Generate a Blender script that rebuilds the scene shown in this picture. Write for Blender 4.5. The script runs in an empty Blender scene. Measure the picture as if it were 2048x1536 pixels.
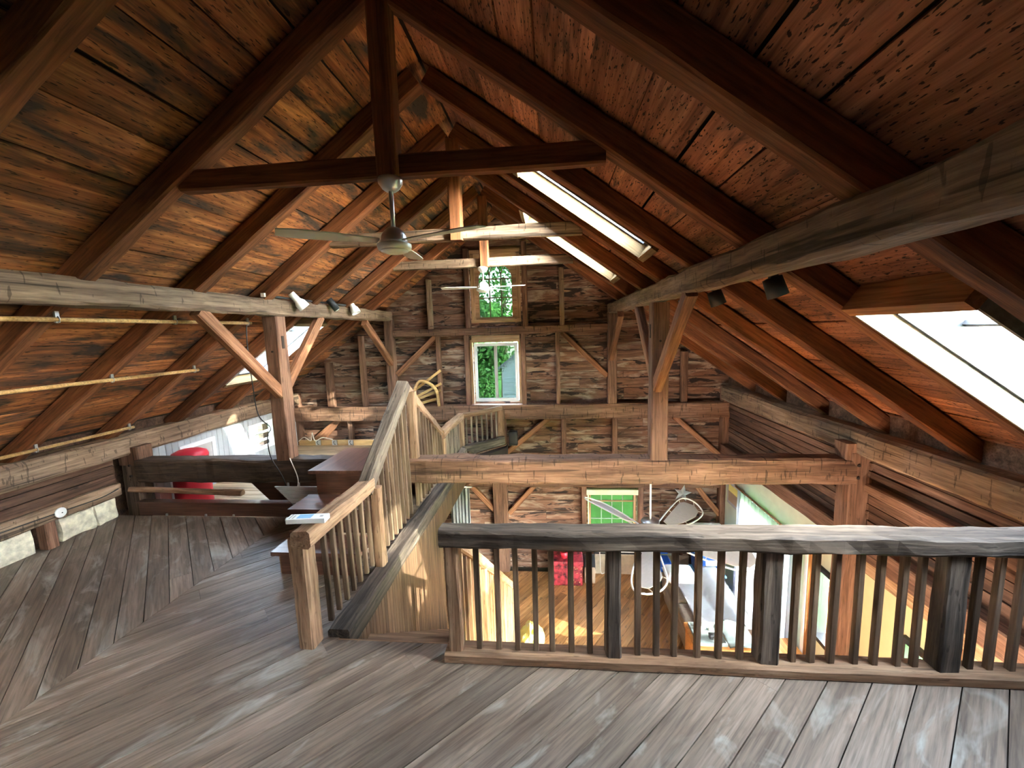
import bpy, bmesh, math, random
from mathutils import Vector, Matrix, noise
rnd = random.Random(7)
scene = bpy.context.scene
COL = scene.collection
# ------------------------------------------------------------------ camera
yaw, pit, rol = math.radians(5.5448), math.radians(7.2969), math.radians(-1.7915)
Fv = Vector((-math.sin(yaw)*math.cos(pit), math.cos(yaw)*math.cos(pit), -math.sin(pit)))
Rv = Vector((math.cos(yaw), math.sin(yaw), 0)); Uv = Rv.cross(Fv)
R2 = Rv*math.cos(rol)+Uv*math.sin(rol); U2 = -Rv*math.sin(rol)+Uv*math.cos(rol)
cam_d = bpy.data.cameras.new('camera'); cam = bpy.data.objects.new('camera', cam_d); COL.objects.link(cam)
cam_d.sensor_width = 36; cam_d.lens = 834.04/2048*36; cam_d.clip_start = .05; cam_d.clip_end = 200
cm = Matrix((R2, U2, -Fv)).transposed().to_4x4(); cm.translation = Vector((.9854, 0, 2.05)); cam.matrix_world = cm
scene.camera = cam
# ------------------------------------------------------------------ sky, sun, exposure
SUN = Vector((-1, .46, -.54)).normalized()
world = bpy.data.worlds.new('sky'); scene.world = world; world.use_nodes = True
wn = world.node_tree; wn.nodes.clear()
sky = wn.nodes.new('ShaderNodeTexSky'); sky.sky_type = 'NISHITA'; sky.sun_disc = False
sky.sun_elevation = math.asin(-SUN.z); sky.sun_rotation = math.atan2(-SUN.x, -SUN.y)
bg = wn.nodes.new('ShaderNodeBackground'); bg.inputs['Strength'].default_value = 1.6
wo = wn.nodes.new('ShaderNodeOutputWorld'); hsv = wn.nodes.new('ShaderNodeHueSaturation'); hsv.inputs['Saturation'].default_value = .55; wn.links.new(sky.outputs[0], hsv.inputs['Color']); wn.links.new(hsv.outputs[0], bg.inputs[0]); wn.links.new(bg.outputs[0], wo.inputs[0])
sd = bpy.data.lights.new('sun', 'SUN'); sd.energy = 2.0; sd.angle = math.radians(.6); sd.color = (1, .93, .8)
so = bpy.data.objects.new('sun', sd); COL.objects.link(so); so.rotation_euler = SUN.to_track_quat('-Z', 'Y').to_euler()
so.location = (12, -6, 8)
vs = scene.view_settings
vs.view_transform = 'Standard'; vs.look = 'None'; vs.gamma = 1; vs.use_curve_mapping = False; vs.exposure = 3.8
scene.cycles.max_bounces = 8; scene.cycles.diffuse_bounces = 4; scene.cycles.adaptive_threshold = .06; scene.cycles.use_light_tree = False; scene.cycles.transparent_max_bounces = 16
scene.cycles.sample_clamp_indirect = 6; scene.cycles.caustics_reflective = False; scene.cycles.caustics_refractive = False
# ------------------------------------------------------------------ constants of the barn
RX, ZA, M = .035, 3.92, .7178
AN = math.atan(M); CA, SA = math.cos(AN), math.sin(AN)
D, G, TS = 4.34, 7.71, .879
T = lambda k: 3.331+(k-1)*TS
YB = -2.9                      # back wall behind the camera
ZL = -2.69                     # floor of the great room
RD = .15                       # rafter depth
def RP(side, d, y, n=0.):      # point on a roof slope: d down from the ridge, n outward from the rafters' underside
    return Vector((RX+side*(d*CA+n*SA), y, ZA-d*SA+n*CA))
def dx(side, x): return (side*(x-RX))/CA
# ------------------------------------------------------------------ object helpers
WM = {}
def place(name, me, M_, mat=None, parent=None):
    o = bpy.data.objects.new(name, me); COL.objects.link(o)
    if mat is not None and me is not None and not me.materials: me.materials.append(mat)
    WM[o.name] = M_.copy()
    if parent is not None:
        o.parent = parent; o.matrix_parent_inverse = WM[parent.name].inverted()
    o.matrix_basis = M_
    return o
def tag(o, label, cat, group=None):
    o['label'] = label; o['category'] = cat
    if group: o['group'] = group
    return o
def struct(o, label=None):
    o['kind'] = 'structure'
    if label: o['label'] = label
    return o
def empty(name, loc, rz=0):
    o = bpy.data.objects.new(name, None); COL.objects.link(o); o.empty_display_size = .1
    m = Matrix.Translation(Vector(loc)) @ Matrix.Rotation(rz, 4, 'Z'); o.matrix_basis = m; WM[o.name] = m; return o
def mesh_of(bm, smooth=False):
    me = bpy.data.meshes.new('m'); bm.normal_update(); bm.to_mesh(me); bm.free()
    if smooth:
        for p in me.polygons: p.use_smooth = True
    return me
def frame(p0, p1, up=(0, 0, 1)):
    p0, p1 = Vector(p0), Vector(p1); X = (p1-p0).normalized(); U = Vector(up)
    Z = U-X*U.dot(X)
    if Z.length < 1e-5: Z = Vector((0, 1, 0))-X*X.y
    Z.normalize(); Y = Z.cross(X)
    m = Matrix((X, Y, Z)).transposed().to_4x4(); m.translation = p0; return m, (p1-p0).length
def box_mesh(x0, x1, y0, y1, z0, z1):
    me = bpy.data.meshes.new('m')
    v = [(x, y, z) for x in (x0, x1) for y in (y0, y1) for z in (z0, z1)]
    me.from_pydata(v, [], [(0, 1, 3, 2), (4, 6, 7, 5), (0, 4, 5, 1), (2, 3, 7, 6), (0, 2, 6, 4), (1, 5, 7, 3)]); me.update(); return me
def timber_mesh(L, w, h, rough=.006, ch=.012, seg=.14, seed=0, taper=(1, 1)):
    """hewn timber along local X, cross-section w (Y) x h (Z) with worn edges and an uneven surface"""
    n = max(2, int(L/seg)); bm = bmesh.new(); rings = []
    prof = [(-1, -1, ch, 0), (1, -1, -ch, 0), (1, -1, 0, ch), (1, 1, 0, -ch), (1, 1, -ch, 0), (-1, 1, ch, 0), (-1, 1, 0, -ch), (-1, -1, 0, ch)]
    for i in range(n+1):
        x = L*i/n; s = taper[0]+(taper[1]-taper[0])*i/n; r = []
        for j, (a, b, da, db) in enumerate(prof):
            q = Vector((x*2.3+seed*17.3, a*1.7+seed*3.1, b*1.9))
            d1 = noise.noise(q)*rough*1.2+noise.noise(q*3.7+Vector((j*5., 0, 0)))*rough*.7
            d2 = noise.noise(q+Vector((31, 7, 3)))*rough*1.2+noise.noise(q*3.7+Vector((11+j*5., 7, 3)))*rough*.7
            r.append(bm.verts.new((x, (a*w/2*s+da)+d1, (b*h/2*s+db)+d2)))
        rings.append(r)
    for i in range(n):
        for j in range(8):
            k = (j+1) % 8; bm.faces.new((rings[i][j], rings[i][k], rings[i+1][k], rings[i+1][j]))
    bm.faces.new(list(reversed(rings[0]))); bm.faces.new(rings[-1])
    bmesh.ops.recalc_face_normals(bm, faces=bm.faces[:])
    return mesh_of(bm)
SEED = [0]
def beam(name, p0, p1, w, h, mat, parent=None, up=(0, 0, 1), rough=.006, ch=.012, seg=.14, taper=(1, 1)):
    m, L = frame(p0, p1, up); SEED[0] += 1
    return place(name, timber_mesh(L, w, h, rough, ch, seg, SEED[0], taper), m, mat, parent)
def board(name, p0, p1, w, h, mat, parent=None, up=(0, 0, 1)):
    m, L = frame(p0, p1, up)
    return place(name, box_mesh(0, L, -w/2, w/2, -h/2, h/2), m, mat, parent)
def bx(name, x0, x1, y0, y1, z0, z1, mat, parent=None):
    """box given by its world extent, its length axis along local X so the grain follows it"""
    ex = [x1-x0, y1-y0, z1-z0]; c = Vector(((x0+x1)/2, (y0+y1)/2, (z0+z1)/2)); a = ex.index(max(ex))
    if a == 0: m = Matrix.Identity(3)
    elif a == 1: m = Matrix(((0, -1, 0), (1, 0, 0), (0, 0, 1)))
    else: m = Matrix(((0, 0, -1), (0, 1, 0), (1, 0, 0)))
    loc = [(ex[0], ex[1], ex[2]), (ex[1], ex[0], ex[2]), (ex[2], ex[1], ex[0])][a]
    M4 = m.to_4x4(); M4.translation = c
    return place(name, box_mesh(-loc[0]/2, loc[0]/2, -loc[1]/2, loc[1]/2, -loc[2]/2, loc[2]/2), M4, mat, parent)
def rbox_bm(sx, sy, sz, r=.02, seg=3):
    bm = bmesh.new(); bmesh.ops.create_cube(bm, size=1); bmesh.ops.scale(bm, vec=(sx, sy, sz), verts=bm.verts[:])
    bmesh.ops.bevel(bm, geom=bm.edges[:], offset=min(r, sx*.49, sy*.49, sz*.49), segments=seg, affect='EDGES', profile=.6); return bm
def rbox(name, c, s, mat, parent=None, r=.02, seg=3, rot=None):
    m = Matrix.Translation(Vector(c))
    if rot: m = m @ rot
    return place(name, mesh_of(rbox_bm(*s, r, seg), True), m, mat, parent)
def lathe_mesh(prof, n=24, smooth=True):
    bm = bmesh.new(); rings = []
    for r, z in prof:
        rings.append([bm.verts.new((r*math.cos(2*math.pi*i/n), r*math.sin(2*math.pi*i/n), z)) for i in range(n)])
    for a, b in zip(rings, rings[1:]):
        for i in range(n):
            j = (i+1) % n; bm.faces.new((a[i], a[j], b[j], b[i]))
    bm.faces.new(list(reversed(rings[0]))); bm.faces.new(rings[-1]); bmesh.ops.recalc_face_normals(bm, faces=bm.faces[:])
    return mesh_of(bm, smooth)
def lathe(name, prof, c, mat, parent=None, n=24, rot=None):
    m = Matrix.Translation(Vector(c))
    if rot: m = m @ rot
    return place(name, lathe_mesh(prof, n), m, mat, parent)
def tube_mesh(pts, r, n=8, closed=False):
    pts = [Vector(p) for p in pts]; bm = bmesh.new(); rings = []; up = Vector((.13, .21, 1)).normalized()
    N = len(pts)
    for i, p in enumerate(pts):
        if closed: t = pts[(i+1) % N]-pts[i-1]
        else: t = pts[min(i+1, N-1)]-pts[max(i-1, 0)]
        t.normalize(); u = t.cross(up)
        if u.length < .05: u = t.cross(Vector((1, 0, 0)))
        u.normalize(); v = t.cross(u)
        rings.append([bm.verts.new(p+u*r*math.cos(2*math.pi*j/n)+v*r*math.sin(2*math.pi*j/n)) for j in range(n)])
    for i in range(N if closed else N-1):
        a, b = rings[i], rings[(i+1) % N]
        for j in range(n):
            k = (j+1) % n; bm.faces.new((a[j], a[k], b[k], b[j]))
    if not closed: bm.faces.new(list(reversed(rings[0]))); bm.faces.new(rings[-1])
    bmesh.ops.recalc_face_normals(bm, faces=bm.faces[:])
    return mesh_of(bm, True)
def tube(name, pts, r, mat, parent=None, n=8, closed=False):
    p0 = Vector(pts[0]); m = Matrix.Translation(p0)
    return place(name, tube_mesh([Vector(p)-p0 for p in pts], r, n, closed), m, mat, parent)
def spline(pts, n=8):
    pts = [Vector(p) for p in pts]; out = []
    P = [pts[0]*2-pts[1]]+pts+[pts[-1]*2-pts[-2]]
    for i in range(1, len(P)-2):
        for k in range(n):
            t = k/n; a, b, c, d = P[i-1:i+3]
            out.append(.5*((2*b)+(c-a)*t+(2*a-5*b+4*c-d)*t*t+(3*b-a-3*c+d)*t**3))
    out.append(pts[-1]); return out
def prism_mesh(poly, z0, z1):
    bm = bmesh.new(); a = [bm.verts.new((x, y, z0)) for x, y in poly]; b = [bm.verts.new((x, y, z1)) for x, y in poly]
    bm.faces.new(list(reversed(a))); bm.faces.new(b)
    for i in range(len(poly)):
        j = (i+1) % len(poly); bm.faces.new((a[i], a[j], b[j], b[i]))
    bmesh.ops.recalc_face_normals(bm, faces=bm.faces[:]); return mesh_of(bm)
def clip(poly, nx, ny, c):     # keep nx*x+ny*y <= c
    out = []
    for i in range(len(poly)):
        p, q = poly[i-1], poly[i]; dp, dq = nx*p[0]+ny*p[1]-c, nx*q[0]+ny*q[1]-c
        if (dp <= 0) != (dq <= 0):
            t = dp/(dp-dq); out.append((p[0]+t*(q[0]-p[0]), p[1]+t*(q[1]-p[1])))
        if dq <= 0: out.append(q)
    return out
def holes_slab(rects, u0, u1, v0, v1):
    """cells of [u0,u1]x[v0,v1] left over when the rects are cut out"""
    us = sorted({u0, u1} | {min(max(a, u0), u1) for r in rects for a in r[:2]}); out = []
    for a, b in zip(us, us[1:]):
        if b-a < 1e-6: continue
        cut = sorted((max(r[2], v0), min(r[3], v1)) for r in rects if r[0] < b-1e-6 and r[1] > a+1e-6)
        v = v0
        for c, d in cut:
            if c > v+1e-6: out.append((a, b, v, c))
            v = max(v, d)
        if v < v1-1e-6: out.append((a, b, v, v1))
    return out
def boxes_mesh(bl):
    vv, ff = [], []
    for (x0, x1, y0, y1, z0, z1) in bl:
        o = len(vv); vv += [(x, y, z) for x in (x0, x1) for y in (y0, y1) for z in (z0, z1)]
        ff += [tuple(o+i for i in f) for f in ((0, 1, 3, 2), (4, 6, 7, 5), (0, 4, 5, 1), (2, 3, 7, 6), (0, 2, 6, 4), (1, 5, 7, 3))]
    me = bpy.data.meshes.new('m'); me.from_pydata(vv, [], ff); me.update(); return me
# ------------------------------------------------------------------ materials
def new_mat(name):
    m = bpy.data.materials.new(name); m.use_nodes = True; nt = m.node_tree; nt.nodes.clear()
    out = nt.nodes.new('ShaderNodeOutputMaterial'); return m, nt, out
def ramp(nt, stops, interp='LINEAR'):
    r = nt.nodes.new('ShaderNodeValToRGB'); e = r.color_ramp.elements; r.color_ramp.interpolation = interp
    while len(e) < len(stops): e.new(.5)
    for k, (p, c) in zip(e, stops): k.position = p; k.color = (*c, 1) if len(c) == 3 else c
    return r
def mixc(nt, a, b, f, blend='MIX'):
    n = nt.nodes.new('ShaderNodeMix'); n.data_type = 'RGBA'; n.blend_type = blend
    for s, v in (('A', a), ('B', b)):
        i = [x for x in n.inputs if x.name == s and x.type == 'RGBA'][0]
        if hasattr(v, 'is_linked') or hasattr(v, 'links'): nt.links.new(v, i)
        else: i.default_value = (*v, 1)
    fi = n.inputs[0]
    if hasattr(f, 'links'): nt.links.new(f, fi)
    else: fi.default_value = f
    return [x for x in n.outputs if x.type == 'RGBA'][0]
def wood(name, c_dark, c_mid, c_light, stain=None, stain_amt=(.55, .7), specks=0., pale=None, pale_amt=(.6, .7), rough=.75, bump=.25, grain=(1.1, 16, 16),
         var=.35, stain_scale=(1.3, 4.5, 4.5), checks=0., speck_scale=(9, 34, 34), hue=.0, spec=.25, thr=.65):
    m, nt, out = new_mat(name); L = nt.links
    tc = nt.nodes.new('ShaderNodeTexCoord'); oi = nt.nodes.new('ShaderNodeObjectInfo')
    mul = nt.nodes.new('ShaderNodeVectorMath'); mul.operation = 'MULTIPLY_ADD'; mul.inputs[1].default_value = (1, 1, 1)
    comb = nt.nodes.new('ShaderNodeCombineXYZ'); sc = nt.nodes.new('ShaderNodeMath'); sc.operation = 'MULTIPLY'; sc.inputs[1].default_value = 97.
    L.new(oi.outputs['Random'], sc.inputs[0])
    for i in range(3): L.new(sc.outputs[0], comb.inputs[i])
    L.new(tc.outputs['Object'], mul.inputs[0]); L.new(comb.outputs[0], mul.inputs[2])
    def nz(scale, detail=4, rough_=.6, dist=0.):
        mp = nt.nodes.new('ShaderNodeMapping'); mp.inputs['Scale'].default_value = scale; L.new(mul.outputs[0], mp.inputs[0])
        n = nt.nodes.new('ShaderNodeTexNoise'); n.inputs['Scale'].default_value = 1; n.inputs['Detail'].default_value = detail
        n.inputs['Roughness'].default_value = rough_; n.inputs['Distortion'].default_value = dist; L.new(mp.outputs[0], n.inputs['Vector']); return n.outputs['Fac']
    g = nz(grain, 4, .65, .6)
    col = ramp(nt, [(.28, c_dark), (.5, c_mid), (.74, c_light)]); L.new(g, col.inputs[0]); c = col.outputs[0]
    big = nz((stain_scale[0]*.6, stain_scale[1]*.5, stain_scale[2]*.5), 2, .5)
    bv = ramp(nt, [(.3, (.62, .6, .58)), (.7, (1.25, 1.22, 1.2))]); L.new(big, bv.inputs[0]); c = mixc(nt, c, bv.outputs[0], 1., 'MULTIPLY')
    fine = nz((3.2, 70, 70), 3, .6, .3); fv = ramp(nt, [(.32, (.66, .65, .64)), (.5, (1, 1, 1)), (.68, (1.22, 1.2, 1.18))]); L.new(fine, fv.inputs[0]); c = mixc(nt, c, fv.outputs[0], 1., 'MULTIPLY')
    if pale is not None:
        f = nz(stain_scale, 4, .62, .9); r = ramp(nt, [(pale_amt[0], (0, 0, 0)), (pale_amt[1], (1, 1, 1))]); L.new(f, r.inputs[0])
        c = mixc(nt, c, pale, r.outputs[0])
    if stain is not None:
        f = nz(tuple(s*1.0+.13 for s in stain_scale), 4, .64, .7); r = ramp(nt, [(stain_amt[0], (0, 0, 0)), (stain_amt[1], (1, 1, 1))]); L.new(f, r.inputs[0])
        c = mixc(nt, c, stain, r.outputs[0])
    if specks:
        f = nz(speck_scale, 2, .5); r = ramp(nt, [(thr, (0, 0, 0)), (thr+.035, (1, 1, 1))]); L.new(f, r.inputs[0])
        sm = nt.nodes.new('ShaderNodeMath'); sm.operation = 'MULTIPLY'; sm.inputs[1].default_value = specks; L.new(r.outputs[0], sm.inputs[0])
        c = mixc(nt, c, (.012, .008, .006), sm.outputs[0])
    if checks:
        f = nz((.5, 17, 17), 2, .5, .4); r = ramp(nt, [(.33, (1, 1, 1)), (.36, (0, 0, 0))]); L.new(f, r.inputs[0])
        sm = nt.nodes.new('ShaderNodeMath'); sm.operation = 'MULTIPLY'; sm.inputs[1].default_value = checks; L.new(r.outputs[0], sm.inputs[0])
        c = mixc(nt, c, tuple(x*.25 for x in c_dark), sm.outputs[0])
    # each piece a little lighter or darker
    mr = nt.nodes.new('ShaderNodeMapRange'); mr.inputs[3].default_value = 1-var; mr.inputs[4].default_value = 1+var; L.new(oi.outputs['Random'], mr.inputs[0])
    hs = nt.nodes.new('ShaderNodeHueSaturation'); L.new(c, hs.inputs['Color']); L.new(mr.outputs[0], hs.inputs['Value'])
    b = nt.nodes.new('ShaderNodeBsdfPrincipled'); L.new(hs.outputs[0], b.inputs['Base Color']); b.inputs['Roughness'].default_value = rough
    b.inputs['Specular IOR Level'].default_value = spec
    if bump:
        bp = nt.nodes.new('ShaderNodeBump'); bp.inputs['Strength'].default_value = bump; bp.inputs['Distance'].default_value = .01; L.new(g, bp.inputs['Height']); L.new(bp.outputs[0], b.inputs['Normal'])
    L.new(b.outputs[0], out.inputs[0]); return m
def plain(name, col, rough=.6, metal=0., noise_amt=.12, scale=6., bump=0., spec=.4):
    m, nt, out = new_mat(name); L = nt.links
    tc = nt.nodes.new('ShaderNodeTexCoord'); n = nt.nodes.new('ShaderNodeTexNoise'); n.inputs['Scale'].default_value = scale; n.inputs['Detail'].default_value = 4
    L.new(tc.outputs['Object'], n.inputs['Vector'])
    r = ramp(nt, [(.3, tuple(x*(1-noise_amt) for x in col)), (.7, tuple(min(1, x*(1+noise_amt)) for x in col))]); L.new(n.outputs['Fac'], r.inputs[0])
    b = nt.nodes.new('ShaderNodeBsdfPrincipled'); L.new(r.outputs[0], b.inputs['Base Color']); b.inputs['Roughness'].default_value = rough; b.inputs['Metallic'].default_value = metal
    b.inputs['Specular IOR Level'].default_value = spec
    if bump:
        bp = nt.nodes.new('ShaderNodeBump'); bp.inputs['Strength'].default_value = bump; bp.inputs['Distance'].default_value = .02; L.new(n.outputs['Fac'], bp.inputs['Height']); L.new(bp.outputs[0], b.inputs['Normal'])
    L.new(b.outputs[0], out.inputs[0]); return m
def glass(name, tint=(.93, .97, .96), refl=.06):
    m, nt, out = new_mat(name); L = nt.links
    t = nt.nodes.new('ShaderNodeBsdfTransparent'); t.inputs[0].default_value = (*tint, 1)
    g = nt.nodes.new('ShaderNodeBsdfGlossy'); g.inputs['Roughness'].default_value = .02
    mx = nt.nodes.new('ShaderNodeMixShader'); mx.inputs[0].default_value = refl
    L.new(t.outputs[0], mx.inputs[1]); L.new(g.outputs[0], mx.inputs[2]); L.new(mx.outputs[0], out.inputs[0]); return m
def sheer(name, col, trans=.6):
    m, nt, out = new_mat(name); L = nt.links
    d = nt.nodes.new('ShaderNodeBsdfDiffuse'); d.inputs[0].default_value = (*col, 1)
    t = nt.nodes.new('ShaderNodeBsdfTranslucent'); t.inputs[0].default_value = (*col, 1)
    mx = nt.nodes.new('ShaderNodeMixShader'); mx.inputs[0].default_value = trans
    L.new(d.outputs[0], mx.inputs[1]); L.new(t.outputs[0], mx.inputs[2]); L.new(mx.outputs[0], out.inputs[0]); return m
def glow(name, col, s):
    m, nt, out = new_mat(name); e = nt.nodes.new('ShaderNodeEmission'); e.inputs[0].default_value = (*col, 1); e.inputs[1].default_value = s
    nt.links.new(e.outputs[0], out.inputs[0]); return m
W = {}
W['roofL'] = wood('roof_board_brown', (.07, .026, .012), (.34, .126, .047), (.64, .275, .1), stain=(.055, .036, .028), stain_amt=(.46, .62), specks=.8, var=.3, bump=.35, grain=(1., 15, 15), speck_scale=(14, 75, 75), thr=.62)
W['roofR'] = wood('roof_board_red', (.12, .046, .027), (.37, .15, .08), (.56, .255, .14), stain=(.065, .042, .033), stain_amt=(.57, .72), specks=.92, var=.3, bump=.3, speck_scale=(26, 90, 90), thr=.61)
W['rafter'] = wood('rafter_wood', (.07, .026, .012), (.19, .072, .03), (.3, .125, .052), var=.12, bump=.3, specks=.25)
W['hewn'] = wood('hewn_grey_brown', (.095, .06, .039), (.22, .15, .1), (.33, .24, .168), checks=.75, specks=.55, var=.08, bump=.7, speck_scale=(34, 8, 8), thr=.63)
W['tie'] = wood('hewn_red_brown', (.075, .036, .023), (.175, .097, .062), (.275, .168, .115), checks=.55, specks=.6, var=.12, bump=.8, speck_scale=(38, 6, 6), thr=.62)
W['tie_shade_dark'] = wood('hewn_shade_dark', (.03, .02, .015), (.08, .055, .04), (.17, .12, .09), checks=.7, specks=.5, var=.12, bump=.7)  # tie wood with shade painted in; also colours the dark left post
W['post'] = wood('post_wood', (.088, .043, .027), (.185, .1, .065), (.27, .158, .106), checks=.5, specks=.3, var=.12, bump=.4)
W['brace'] = wood('brace_wood', (.13, .055, .028), (.27, .125, .066), (.37, .195, .11), specks=.2, var=.12, bump=.3)
W['gable'] = wood('gable_board', (.065, .03, .02), (.17, .09, .06), (.27, .16, .11), stain=(.03, .018, .015), stain_amt=(.55, .59), pale=(.33, .255, .2), pale_amt=(.5, .68), specks=.25, var=.22, bump=.35, stain_scale=(1.7, 8, 8))
W['siding'] = wood('side_wall_board', (.045, .023, .016), (.125, .067, .044), (.205, .12, .082), stain=(.03, .02, .016), stain_amt=(.6, .7), var=.3, bump=.3)
W['floor'] = wood('loft_plank', (.115, .083, .06), (.2, .152, .116), (.275, .22, .172), stain=(.1, .064, .044), stain_amt=(.56, .75), pale=(.37, .35, .3), pale_amt=(.55, .74), var=.12, bump=.12, rough=.5, stain_scale=(1.6, 5, 5), spec=.4, checks=.2)
W['pine'] = wood('pine_plank', (.2, .085, .028), (.4, .2, .075), (.54, .31, .14), specks=.5, var=.16, bump=.1, rough=.35, grain=(.9, 12, 12), speck_scale=(6, 12, 12), spec=.5)
W['loftpine'] = wood('pale_plank', (.2, .13, .075), (.33, .235, .145), (.43, .33, .22), var=.12, bump=.1, rough=.5)
W['rail'] = wood('rail_wood', (.15, .08, .043), (.31, .19, .115), (.43, .3, .195), checks=.5, specks=.35, var=.1, bump=.6)
W['rail_grey'] = wood('rail_grey_wood', (.09, .068, .052), (.22, .172, .13), (.37, .305, .24), checks=.8, specks=.5, var=.1, bump=.8)
W['rail_dark'] = wood('rail_weathered', (.024, .019, .016), (.082, .065, .053), (.21, .168, .132), checks=.7, specks=.5, var=.15, bump=.7)
W['baluster'] = wood('baluster_wood', (.055, .034, .022), (.15, .1, .064), (.27, .19, .13), var=.25, bump=.4)
W['bead'] = wood('bead_board', (.06, .033, .019), (.13, .077, .046), (.185, .115, .072), var=.15, bump=.15, rough=.55)
W['step'] = wood('step_red_brown', (.085, .036, .024), (.15, .068, .045), (.21, .1, .068), var=.08, bump=.12, rough=.35, spec=.5)
W['pinewell'] = wood('skylight_pine', (.12, .07, .025), (.18, .115, .05), (.23, .16, .08), specks=.3, var=.06, bump=.1)
W['trim'] = wood('orange_trim', (.28, .11, .04), (.46, .2, .075), (.58, .3, .13), var=.1, bump=.15)
W['frame_tan'] = wood('tan_casing', (.27, .16, .08), (.42, .27, .155), (.52, .37, .235), var=.1, bump=.15)
W['cabinet'] = wood('cabinet_orange', (.4, .15, .04), (.62, .27, .08), (.74, .38, .13), var=.04, bump=.05, rough=.4)
W['bamboo'] = wood('hanging_pole_wood', (.42, .24, .09), (.58, .37, .155), (.68, .48, .24), var=.06, bump=.1, rough=.4)
W['underlay'] = plain('underlay', (.035, .024, .018), .9)
W['dark'] = plain('dark_wood_shadow_gap', (.03, .02, .015), .9)
W['white'] = plain('white_paint', (.78, .8, .82), .55, noise_amt=.04)
W['whitebd'] = plain('white_beadboard', (.42, .46, .5), .5, noise_amt=.04)
W['cream'] = plain('cream_plasterboard', (.3, .27, .2), .8, noise_amt=.3, scale=26)
W['sash'] = plain('dark_grey_sash', (.05, .05, .052), .5, noise_amt=.05); W['greyframe'] = plain('grey_window_frame', (.42, .42, .42), .5, noise_amt=.05)
W['vinyl'] = plain('white_vinyl', (.75, .77, .78), .4, noise_amt=.03)
W['black'] = plain('black_plastic', (.02, .02, .022), .45)
W['blackmetal'] = plain('black_metal', (.03, .03, .032), .4, .6)
W['steel'] = plain('brushed_steel', (.55, .56, .58), .3, .9, .06)
W['enamel'] = plain('white_enamel', (.82, .83, .82), .3, noise_amt=.03)
W['fanblade'] = plain('fan_blade_grey', (.55, .53, .5), .5, noise_amt=.05)
W['canvas'] = plain('fan_canvas', (.62, .57, .5), .9, noise_amt=.05, scale=30)
W['stone'] = plain('pale_stone', (.62, .57, .44), .9, noise_amt=.35, scale=14, bump=.8)
W['yellow'] = plain('pale_yellow_wall', (.68, .6, .34), .8, noise_amt=.05)
W['green'] = plain('pale_green_wall', (.62, .67, .5), .8, noise_amt=.05)
W['red'] = plain('red_vinyl', (.62, .03, .05), .4, noise_amt=.05)
W['redpat'] = plain('red_dark_pattern', (.26, .02, .03), .6, noise_amt=.95, scale=13); W['pink'] = plain('pink_card', (.75, .42, .4), .7)
W['sheet'] = plain('white_sheet', (.82, .83, .85), .85, noise_amt=.04, scale=12, bump=.3)
W['sofa'] = plain('beige_upholstery', (.25, .19, .14), .9, noise_amt=.1, scale=25, bump=.3)
W['blue'] = plain('blue_plastic', (.03, .12, .45), .4)
W['lightblue'] = plain('light_blue_plastic', (.2, .45, .7), .4)
W['greycloth'] = plain('grey_green_cloth', (.2, .235, .23), .9, noise_amt=.1, scale=20)
W['bag'] = plain('yellow_bag_plastic', (.85, .75, .2), .35, noise_amt=.1)
W['card'] = plain('brown_card', (.42, .3, .2), .85)
W['leaf'] = plain('green_leaf', (.09, .25, .05), .6, noise_amt=.45, scale=.9)
W['leaf2'] = plain('pot_plant_leaf', (.08, .3, .05), .6, noise_amt=.3)
W['trunk'] = plain('tree_bark', (.14, .1, .07), .9, noise_amt=.3)
W['lawn'] = plain('lawn_green', (.12, .33, .05), .9, noise_amt=.3, scale=.8)
W['shed'] = plain('grey_clapboard', (.3, .36, .43), .7, noise_amt=.06)
W['shedroof'] = plain('shed_roof_grey', (.14, .16, .19), .8)
W['glass'] = glass('clear_glass'); W['dimmed'] = glass('dimmed_glass', (.14, .16, .152), .02); W['sheer'] = sheer('sheer_curtain', (.5, .51, .58), .4)  # gable pane tint added to dim the outdoor light at this exposure
W['lead'] = plain('bronze_muntin', (.16, .12, .06), .5)
W['bluetape'] = plain('pale_blue_tape', (.3, .48, .7), .6)
W['rope'] = plain('white_cord', (.78, .74, .66), .7)
W['tan'] = plain('tan_plaster', (.6, .5, .36), .9, noise_amt=.15, scale=10)
W['zinc'] = plain('galvanised_star', (.4, .45, .46), .45, .5)
W['screen'] = plain('dark_glass_panel', (.12, .15, .18), .2)
W['bulb'] = glow('lamp_bulb', (1, .86, .66), 12)
# ================================================================== THE SHELL
# skylights: (side, x_upper, x_lower, y0, y1)
SKY = [(1, 2.60, 3.75, 1.76, 2.44), (1, .72, 1.78, 3.46, 3.98), (1, .68, 1.78, 5.22, 5.78), (-1, -2.36, -3.42, 5.22, 5.96), (1, 1.4, 2.3, -1.8, -.4), (-1, -1.4, -2.3, -1.8, -1.2)]  # last two openings added behind the camera to let in fill light
# --- ceiling: outer deck (dark underlay) with openings, boards as pieces
vv = []
me = bpy.data.meshes.new('m'); V, Fc = [], []
for side in (1, -1):
    rects = [(s[3], s[4], dx(side, s[1]), dx(side, s[2])) for s in SKY if s[0] == side]
    for (a, b, c, d) in holes_slab(rects, YB-.15, G+.35, -.17, 5.45):
        o = len(V)
        for y in (a, b):
            for dd in (c, d):
                for n in (RD+.045, RD+.09): V.append(RP(side, dd, y, n))
        Fc += [tuple(o+i for i in f) for f in ((0, 1, 3, 2), (4, 6, 7, 5), (0, 4, 5, 1), (2, 3, 7, 6), (0, 2, 6, 4), (1, 5, 7, 3))]
me.from_pydata([tuple(v) for v in V], [], Fc); me.update()
ceiling = struct(place('ceiling', me, Matrix.Identity(4), W['underlay']), 'steep board ceiling of old brown roof boards under both roof slopes')
CUTS = [T(k)+.06 for k in range(-4, 7)]
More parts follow.
